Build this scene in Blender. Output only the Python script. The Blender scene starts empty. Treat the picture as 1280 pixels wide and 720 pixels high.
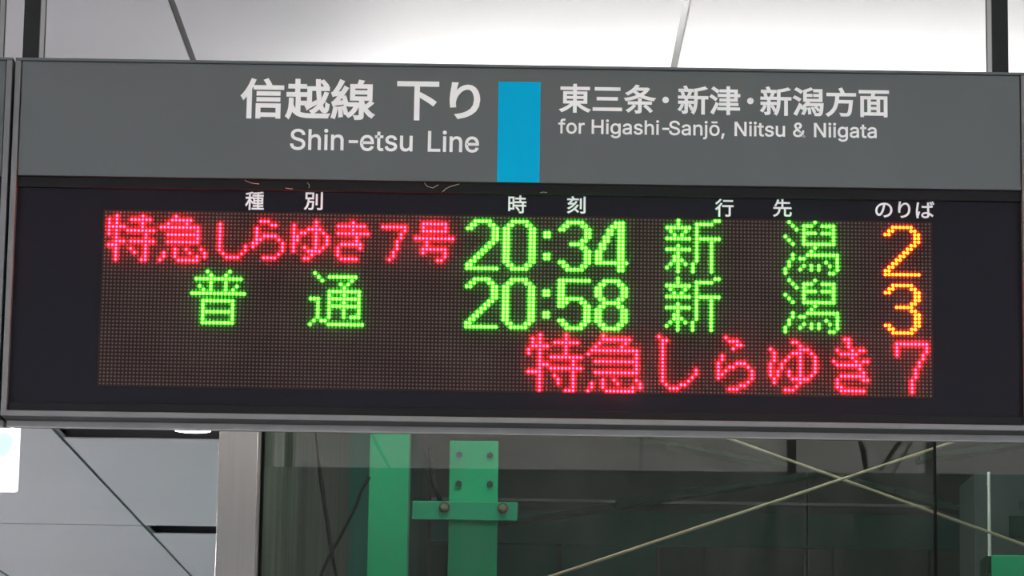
import bpy, bmesh, math, random
from mathutils import Vector, Matrix
random.seed(7)
S = bpy.context.scene
COL = S.collection

# ------------------------------------------------------------------ camera
F_PX, PITCH, ROLL, YAW = 4200.0, 0.18314676627827617, 0.01515662175518239, -0.0006388022231803038
CAM_Z = 1.55
cam = bpy.data.cameras.new('camera')
cam.sensor_width = 36.0
cam.lens = 36.0 * F_PX / 1280.0
cam.clip_end = 200
cam_o = bpy.data.objects.new('camera', cam)
COL.objects.link(cam_o)
_f = Vector((math.sin(YAW) * math.cos(PITCH), math.cos(YAW) * math.cos(PITCH), math.sin(PITCH)))
_r = Vector((math.cos(YAW), -math.sin(YAW), 0))
_u = _r.cross(_f)
# image turned clockwise by ROLL
_r2 = _r * math.cos(ROLL) + _u * math.sin(ROLL)
_u2 = -_r * math.sin(ROLL) + _u * math.cos(ROLL)
m = Matrix.Identity(4)
for i in range(3):
    m[i][0] = _r2[i]; m[i][1] = _u2[i]; m[i][2] = -_f[i]
m[2][3] = CAM_Z
cam_o.matrix_world = m
S.camera = cam_o

# ------------------------------------------------------------------ world: a dim night sky
W = bpy.data.worlds.new('world'); S.world = W; W.use_nodes = True
W.node_tree.nodes['Background'].inputs[0].default_value = (0.55, 0.62, 0.75, 1)
W.node_tree.nodes['Background'].inputs[1].default_value = 0.06

# ------------------------------------------------------------------ exposure
S.view_settings.view_transform = 'Standard'
S.view_settings.look = 'None'
S.view_settings.exposure = 0.0
S.view_settings.gamma = 1.0
S.view_settings.use_curve_mapping = False

# strengths of the lamps (each lamp's light comes from its own glowing tube or diffuser)
ADDED_HALL_LAMP = 118.0
ADDED_FAR_LAMP = 132.0
PENDANT = 62.0
ADDED_OUTSIDE_LAMP = 115.0
LED_RED = (330.0, 0.52, 1.9)
LED_GREEN = (1.0, 85.0, 0.36)
LED_AMBER = (85.0, 2.3, 0.10)

# ------------------------------------------------------------------ measures
DS = 5.0                       # distance of the board's face
CEIL = 3.15
def at(px, py, Y):
    """point of the plane y = Y on the sight line of a photograph pixel"""
    d = _f * F_PX + _r2 * (px - 640) - _u2 * (py - 360)
    t = Y / d.y
    return Vector((d.x * t, Y, CAM_Z + d.z * t))
def on_ceiling(px, py, z=CEIL):
    d = _f * F_PX + _r2 * (px - 640) - _u2 * (py - 360)
    t = (z - CAM_Z) / d.z
    return Vector((d.x * t, d.y * t, z))

# ------------------------------------------------------------------ materials
def mat(name, base, rough=0.6, metal=0.0, noise=0.0, nscale=8.0, spec=0.5, bump=0.0, emit=None, estr=0.0, coords='Object', stretch=(1,1,1)):
    M = bpy.data.materials.new(name); M.use_nodes = True
    nt = M.node_tree; b = nt.nodes['Principled BSDF']
    b.inputs['Base Color'].default_value = (*base, 1)
    b.inputs['Roughness'].default_value = rough
    b.inputs['Metallic'].default_value = metal
    b.inputs['Specular IOR Level'].default_value = spec
    if noise or bump:
        tc = nt.nodes.new('ShaderNodeTexCoord'); mp = nt.nodes.new('ShaderNodeMapping')
        mp.inputs['Scale'].default_value = stretch
        nz = nt.nodes.new('ShaderNodeTexNoise'); nz.inputs['Scale'].default_value = nscale
        nz.inputs['Detail'].default_value = 5
        nt.links.new(tc.outputs[coords], mp.inputs[0]); nt.links.new(mp.outputs[0], nz.inputs['Vector'])
        if noise:
            mr = nt.nodes.new('ShaderNodeMapRange')
            mr.inputs['From Min'].default_value = 0.3; mr.inputs['From Max'].default_value = 0.7
            mr.inputs['To Min'].default_value = 1 - noise; mr.inputs['To Max'].default_value = 1 + noise
            mx = nt.nodes.new('ShaderNodeVectorMath'); mx.operation = 'SCALE'
            mx.inputs[0].default_value = base
            nt.links.new(nz.outputs[0], mr.inputs['Value']); nt.links.new(mr.outputs[0], mx.inputs['Scale'])
            nt.links.new(mx.outputs[0], b.inputs['Base Color'])
        if bump:
            bp = nt.nodes.new('ShaderNodeBump'); bp.inputs['Strength'].default_value = bump
            bp.inputs['Distance'].default_value = 0.01
            nt.links.new(nz.outputs[0], bp.inputs['Height']); nt.links.new(bp.outputs[0], b.inputs['Normal'])
    if emit:
        b.inputs['Emission Color'].default_value = (*emit, 1)
        b.inputs['Emission Strength'].default_value = estr
    return M

def glass_mat():
    M = bpy.data.materials.new('window_glass'); M.use_nodes = True
    nt = M.node_tree; nt.nodes.clear()
    out = nt.nodes.new('ShaderNodeOutputMaterial')
    tr = nt.nodes.new('ShaderNodeBsdfTransparent'); tr.inputs[0].default_value = (0.85, 0.90, 0.88, 1)
    gl = nt.nodes.new('ShaderNodeBsdfGlossy'); gl.inputs['Roughness'].default_value = 0.0
    gl.inputs[0].default_value = (1.0, 0.96, 0.88, 1)
    fr = nt.nodes.new('ShaderNodeFresnel'); fr.inputs[0].default_value = GLASS_IOR
    mx = nt.nodes.new('ShaderNodeMixShader')
    nt.links.new(fr.outputs[0], mx.inputs[0]); nt.links.new(tr.outputs[0], mx.inputs[1]); nt.links.new(gl.outputs[0], mx.inputs[2])
    # settled dust: sparse specks and faint vertical smears of a pale film
    tc = nt.nodes.new('ShaderNodeTexCoord')
    mp = nt.nodes.new('ShaderNodeMapping'); mp.inputs['Scale'].default_value = (9, 9, 2.2)
    nz = nt.nodes.new('ShaderNodeTexNoise'); nz.inputs['Scale'].default_value = 1.6; nz.inputs['Detail'].default_value = 8; nz.inputs['Roughness'].default_value = 0.65
    nt.links.new(tc.outputs['Object'], mp.inputs[0]); nt.links.new(mp.outputs[0], nz.inputs['Vector'])
    mr = nt.nodes.new('ShaderNodeMapRange'); mr.inputs['From Min'].default_value = 0.45; mr.inputs['From Max'].default_value = 0.8
    mr.inputs['To Min'].default_value = 0.001; mr.inputs['To Max'].default_value = 0.04
    nt.links.new(nz.outputs[0], mr.inputs['Value'])
    vo = nt.nodes.new('ShaderNodeTexVoronoi'); vo.inputs['Scale'].default_value = 22
    nt.links.new(tc.outputs['Object'], vo.inputs['Vector'])
    sp = nt.nodes.new('ShaderNodeMapRange'); sp.inputs['From Min'].default_value = 0.05; sp.inputs['From Max'].default_value = 0.02
    sp.inputs['To Min'].default_value = 0.0; sp.inputs['To Max'].default_value = 0.22
    nt.links.new(vo.outputs['Distance'], sp.inputs['Value'])
    ad = nt.nodes.new('ShaderNodeMath'); ad.operation = 'ADD'
    nt.links.new(mr.outputs[0], ad.inputs[0]); nt.links.new(sp.outputs[0], ad.inputs[1])
    df = nt.nodes.new('ShaderNodeBsdfDiffuse'); df.inputs[0].default_value = (0.6, 0.6, 0.56, 1)
    m2 = nt.nodes.new('ShaderNodeMixShader')
    nt.links.new(ad.outputs[0], m2.inputs[0]); nt.links.new(mx.outputs[0], m2.inputs[1]); nt.links.new(df.outputs[0], m2.inputs[2])
    nt.links.new(m2.outputs[0], out.inputs[0])
    return M

def emission(name, col, strength=1.0):
    M = bpy.data.materials.new(name); M.use_nodes = True
    nt = M.node_tree; nt.nodes.clear()
    out = nt.nodes.new('ShaderNodeOutputMaterial'); e = nt.nodes.new('ShaderNodeEmission')
    e.inputs[0].default_value = (*col, 1); e.inputs[1].default_value = strength
    nt.links.new(e.outputs[0], out.inputs[0])
    return M

GLASS_IOR = 1.85
M_GREY = mat('grey_enamel', (0.108, 0.120, 0.121), 0.45, 0.0, 0.05, 3.0, spec=0.3)
M_FRAME = mat('grey_aluminium_frame', (0.15, 0.15, 0.152), 0.4, 0.25, 0.05, 12)
M_RAIL = mat('front_aluminium_rail', (0.17, 0.166, 0.166), 0.42, 0.2, 0.08, 20)
M_RAIL_REAR = mat('rear_rail_shade_offset', (0.42, 0.41, 0.405), 0.45, 0.2, 0.08, 20)  # base lighter than the front rail, to make up for its shade
M_DARKGROOVE = mat('dark_groove', (0.03, 0.03, 0.031), 0.7)
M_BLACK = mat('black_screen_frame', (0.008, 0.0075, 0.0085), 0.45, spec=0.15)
M_SCREEN = mat('black_screen_panel', (0.0105, 0.0095, 0.0145), 0.4, 0.0, 0.06, 2.0, spec=0.10)
M_BOARD = mat('led_circuit_board', (0.038, 0.0225, 0.0205), 0.85, 0.0, 0.18, 9.0, spec=0.05)
M_OFF = mat('unlit_led', (0.118, 0.092, 0.086), 0.6, 0.0, 0.12, 9.0, spec=0.2)
M_WHITE = mat('white_vinyl', (0.93, 0.93, 0.93), 0.5)
M_PRINT = mat('white_print', (0.95, 0.95, 0.95), 0.5)
M_BLUE = mat('blue_vinyl', (0.0, 0.42, 0.70), 0.5, 0.0, 0.02, 5, spec=0.06)
M_HANGER = mat('dark_steel_and_shaded_face', (0.015, 0.017, 0.017), 0.5, 0.0, 0.1, 15, spec=0.2)  # dark steel; also paints the shaded faces of the hangers
M_TUBEGREY = mat('lit_side_grey_steel', (0.30, 0.31, 0.31), 0.5, 0.2)  # paler grey for the hanger sides lit from behind
M_BACK = mat('dark_back_panel', (0.10, 0.12, 0.12), 0.6, 0.0, 0.08, 3)
M_PANEL = mat('white_ceiling_panel', (0.69, 0.685, 0.70), 0.55, 0.0, 0.025, 1.2)
M_SLOT_SHADE = mat('slot_shade_grey', (0.085, 0.08, 0.085), 0.8)
M_PLENUM = mat('grey_ceiling_void', (0.5, 0.48, 0.5), 0.9)
M_STEEL = mat('brushed_steel', (0.68, 0.655, 0.62), 0.24, 0.72, 0.04, 5, stretch=(30, 30, 0.6))
M_RUBBER = mat('black_rubber', (0.008, 0.008, 0.008), 0.9, spec=0.05)
M_BEAD = mat('grey_glazing_bead', (0.22, 0.21, 0.2), 0.5, 0.3)
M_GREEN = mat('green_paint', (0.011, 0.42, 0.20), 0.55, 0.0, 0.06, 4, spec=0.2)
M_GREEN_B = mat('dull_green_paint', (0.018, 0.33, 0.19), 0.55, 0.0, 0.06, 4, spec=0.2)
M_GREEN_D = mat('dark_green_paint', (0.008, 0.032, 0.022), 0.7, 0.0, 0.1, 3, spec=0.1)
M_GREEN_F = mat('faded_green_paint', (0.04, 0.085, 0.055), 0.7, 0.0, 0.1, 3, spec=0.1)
M_BOLT = mat('weathered_zinc', (0.24, 0.20, 0.15), 0.5, 0.4, 0.35, 60)
M_BRONZE = mat('tarnished_washer', (0.10, 0.085, 0.06), 0.7, spec=0.2)
M_HOLE = mat('dark_bolt_hole', (0.018, 0.035, 0.03), 0.8)
M_ROD = mat('beige_painted_rod', (0.44, 0.39, 0.285), 0.5, spec=0.2)
M_CANOPY = mat('grey_brown_canopy_underside', (0.46, 0.42, 0.37), 0.8, 0.0, 0.12, 0.7)
M_TEAL = mat('dark_teal_cladding', (0.014, 0.190, 0.150), 0.8, 0.0, 0.25, 0.9, spec=0.1)
M_SLATE = mat('dark_slate_cladding', (0.09, 0.127, 0.127), 0.8, 0.0, 0.2, 1.2, spec=0.1)
M_CABINET = mat('dark_grey_cabinet', (0.055, 0.080, 0.080), 0.8, 0.0, 0.15, 2.0, spec=0.1)
M_PALE = mat('pale_grey_trim', (0.75, 0.78, 0.78), 0.6)
M_OLIVE = mat('weathered_olive_wall', (0.070, 0.090, 0.074), 0.85, 0.0, 0.45, 3.0, stretch=(4, 6, 0.35))
M_CABLE = mat('black_cable', (0.008, 0.008, 0.008), 0.8, spec=0.05)
M_WALL = mat('pale_wall', (0.5, 0.5, 0.5), 0.8, 0.0, 0.03, 2)
M_COBWEB = mat('pale_dust_thread', (0.55, 0.55, 0.52), 0.9)
M_LAMPBODY = mat('white_lamp_housing', (0.8, 0.8, 0.8), 0.4)
M_GLASS = glass_mat()
M_TUBE_FAR = emission('added_far_lamp_glow', (1.06, 0.98, 1.05), ADDED_FAR_LAMP)
M_TUBE = emission('added_hall_lamp_glow', (0.95, 0.985, 1.04), ADDED_HALL_LAMP)
M_PEND = emission('pendant_tube_glow', (1.0, 0.985, 0.955), PENDANT)
M_OUT = emission('added_outdoor_lamp_glow', (1.0, 0.95, 0.85), ADDED_OUTSIDE_LAMP)
M_DOWN = emission('downlight_glow', (1.0, 1.0, 1.0), 6.0)
M_LEDS = dict(red=emission('red_led_glow', LED_RED), green=emission('green_led_glow', LED_GREEN), amber=emission('amber_led_glow', LED_AMBER))

def floor_mat():
    M = mat('pale_floor_tile', (0.5, 0.49, 0.47), 0.5)
    nt = M.node_tree; b = nt.nodes['Principled BSDF']
    tc = nt.nodes.new('ShaderNodeTexCoord'); br = nt.nodes.new('ShaderNodeTexBrick')
    br.offset = 0.0; br.inputs['Scale'].default_value = 1.0
    br.inputs['Brick Width'].default_value = 0.6; br.inputs['Row Height'].default_value = 0.6
    br.inputs['Mortar Size'].default_value = 0.004
    br.inputs['Color1'].default_value = (0.52, 0.52, 0.52, 1); br.inputs['Color2'].default_value = (0.48, 0.48, 0.48, 1)
    br.inputs['Mortar'].default_value = (0.2, 0.2, 0.2, 1)
    nt.links.new(tc.outputs['Object'], br.inputs['Vector']); nt.links.new(br.outputs['Color'], b.inputs['Base Color'])
    return M
M_FLOOR = floor_mat()

def sign_face_mat():
    """lit white sign face with a pale cyan blot printed on it"""
    M = bpy.data.materials.new('lit_sign_face'); M.use_nodes = True
    nt = M.node_tree; nt.nodes.clear()
    out = nt.nodes.new('ShaderNodeOutputMaterial'); e = nt.nodes.new('ShaderNodeEmission')
    e.inputs[0].default_value = (1, 1, 1, 1); e.inputs[1].default_value = 1.5
    nt.links.new(e.outputs[0], out.inputs[0])
    return M
M_FACE = sign_face_mat()
M_CYAN = emission('lit_cyan_print', (0.80, 1.0, 0.98), 1.0)

# ------------------------------------------------------------------ helpers
def link(name, me, m=None, parent=None, **props):
    o = bpy.data.objects.new(name, me); COL.objects.link(o)
    if m is not None and me is not None and not me.materials: me.materials.append(m)
    if parent is not None: o.parent = parent
    for k, v in props.items(): o[k] = v
    return o
def bm_box(bm, x0, x1, y0, y1, z0, z1, bevel=0.0):
    g = bmesh.ops.create_cube(bm, size=1.0)['verts']
    for v in g:
        v.co = Vector((x0 + (v.co.x + .5) * (x1 - x0), y0 + (v.co.y + .5) * (y1 - y0), z0 + (v.co.z + .5) * (z1 - z0)))
    if bevel:
        es = list({e for v in g for e in v.link_edges})
        bmesh.ops.bevel(bm, geom=es, offset=bevel, segments=2, affect='EDGES', profile=0.6)
def bm_bar(bm, a, b, r, n=10, taper=None):
    a, b = Vector(a), Vector(b); d = b - a
    q = d.to_track_quat('Z', 'Y').to_matrix().to_4x4(); q.translation = (a + b) / 2
    bmesh.ops.create_cone(bm, cap_ends=True, segments=n, radius1=r, radius2=r if taper is None else taper, depth=d.length, matrix=q)
def bm_tube(bm, pts, r, n=6):
    pts = [Vector(p) for p in pts]; rings = []
    for i, p in enumerate(pts):
        d = (pts[min(i + 1, len(pts) - 1)] - pts[max(i - 1, 0)]).normalized()
        s = d.cross(Vector((0, 1, 0.01))).normalized(); t = d.cross(s)
        rr = r[i] if isinstance(r, (list, tuple)) else r
        rings.append([bm.verts.new(p + (s * math.cos(2 * math.pi * k / n) + t * math.sin(2 * math.pi * k / n)) * rr) for k in range(n)])
    for a, b in zip(rings, rings[1:]):
        for k in range(n): bm.faces.new((a[k], a[(k + 1) % n], b[(k + 1) % n], b[k]))
    bm.faces.new(rings[0][::-1]); bm.faces.new(rings[-1])
def done(name, bm, m, parent=None, smooth=False, **props):
    bmesh.ops.recalc_face_normals(bm, faces=bm.faces)
    me = bpy.data.meshes.new(name); bm.to_mesh(me); bm.free()
    if smooth:
        for p in me.polygons: p.use_smooth = True
    return link(name, me, m, parent, **props)
def box(name, x0, x1, y0, y1, z0, z1, m, parent=None, bevel=0.0, **props):
    bm = bmesh.new(); bm_box(bm, x0, x1, y0, y1, z0, z1, bevel)
    return done(name, bm, m, parent, **props)
def bar(name, a, b, r, m, parent=None, n=10, **props):
    bm = bmesh.new(); bm_bar(bm, a, b, r, n)
    return done(name, bm, m, parent, smooth=False, **props)
def tube(name, pts, r, m, parent=None, n=6, **props):
    bm = bmesh.new(); bm_tube(bm, pts, r, n)
    return done(name, bm, m, parent, smooth=True, **props)
def thing(name, label, cat, group=None, loc=(0, 0, 0)):
    o = bpy.data.objects.new(name, None); COL.objects.link(o); o.empty_display_size = 0.1
    o.location = loc
    o['label'] = label; o['category'] = cat
    if group: o['group'] = group
    return o
def plate(name, x0, x1, z0, z1, ymax, y0, y1, m, parent, n=12, **p):
    return box(name, x0, x1, y0, y1, z0, z1, m, parent, **p)
def text(name, body, px, Y, m, parent, bold=0.0, thick=0.0006, **props):
    """lettering filling the sign area whose edges are the pixels (x0, y0, x1, y1), as a mesh lying on the face"""
    c = bpy.data.curves.new(name, 'FONT'); c.body = body; c.size = 1; c.extrude = 0.5; c.resolution_u = 5; c.bevel_depth = bold; c.bevel_resolution = 1
    o = bpy.data.objects.new(name, c); COL.objects.link(o)
    bpy.context.view_layer.update()
    me = bpy.data.meshes.new_from_object(o.evaluated_get(bpy.context.evaluated_depsgraph_get()))
    bpy.data.objects.remove(o); bpy.data.curves.remove(c)
    return fit_text(name, me, px, Y, m, parent, thick, None, **props)
def fit_text(name, me, px, Y, m, parent, thick, bounds, **props):
    xs = [v.co.x for v in me.vertices]; ys = [v.co.y for v in me.vertices]; zs = [v.co.z for v in me.vertices]
    x0, y0, x1, y1 = px; cx, cy = (x0 + x1) / 2, (y0 + y1) / 2
    X0, X1 = at(x0, cy, Y).x, at(x1, cy, Y).x
    Z1, Z0 = at(cx, y0, Y).z, at(cx, y1, Y).z
    a, b, e, f = bounds or (min(xs), max(xs), min(ys), max(ys)); g = min(zs); hh = max(zs) - g
    for v in me.vertices:
        x, y, z = v.co
        v.co = ((x - a) / (b - a) * (X1 - X0) + X0, Y - (z - g) / hh * thick, (y - e) / (f - e) * (Z1 - Z0) + Z0)
    me.materials.clear(); me.name = name
    return link(name, me, m, parent, **props)

def latin(line, px, Y, m, parent, bold):
    """a line of sans-serif lettering, one mesh per word, from the outlines in LATIN"""
    a, b, e, f, pos = LATIN_LAYOUT[line]
    for w, dx in zip(line.split(' '), pos):
        c = bpy.data.curves.new('lettering', 'CURVE'); c.dimensions = '2D'; c.fill_mode = 'BOTH'; c.extrude = 0.5; c.bevel_depth = bold; c.bevel_resolution = 1
        for s in LATIN[w]:
            n = [int(t) for t in s.split()]
            sp = c.splines.new('POLY'); sp.points.add(len(n) // 2 - 1); sp.use_cyclic_u = True
            for i, p in enumerate(sp.points): p.co = ((n[2 * i] + dx) / 1000, n[2 * i + 1] / 1000, 0, 1)
        o = bpy.data.objects.new('lettering', c); COL.objects.link(o); bpy.context.view_layer.update()
        me = bpy.data.meshes.new_from_object(o.evaluated_get(bpy.context.evaluated_depsgraph_get()))
        bpy.data.objects.remove(o); bpy.data.curves.remove(c)
        fit_text('lettering', me, px, Y, m, parent, 0.0006, (a / 1000 - bold, b / 1000 + bold, e / 1000 - bold, f / 1000 + bold))
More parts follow.
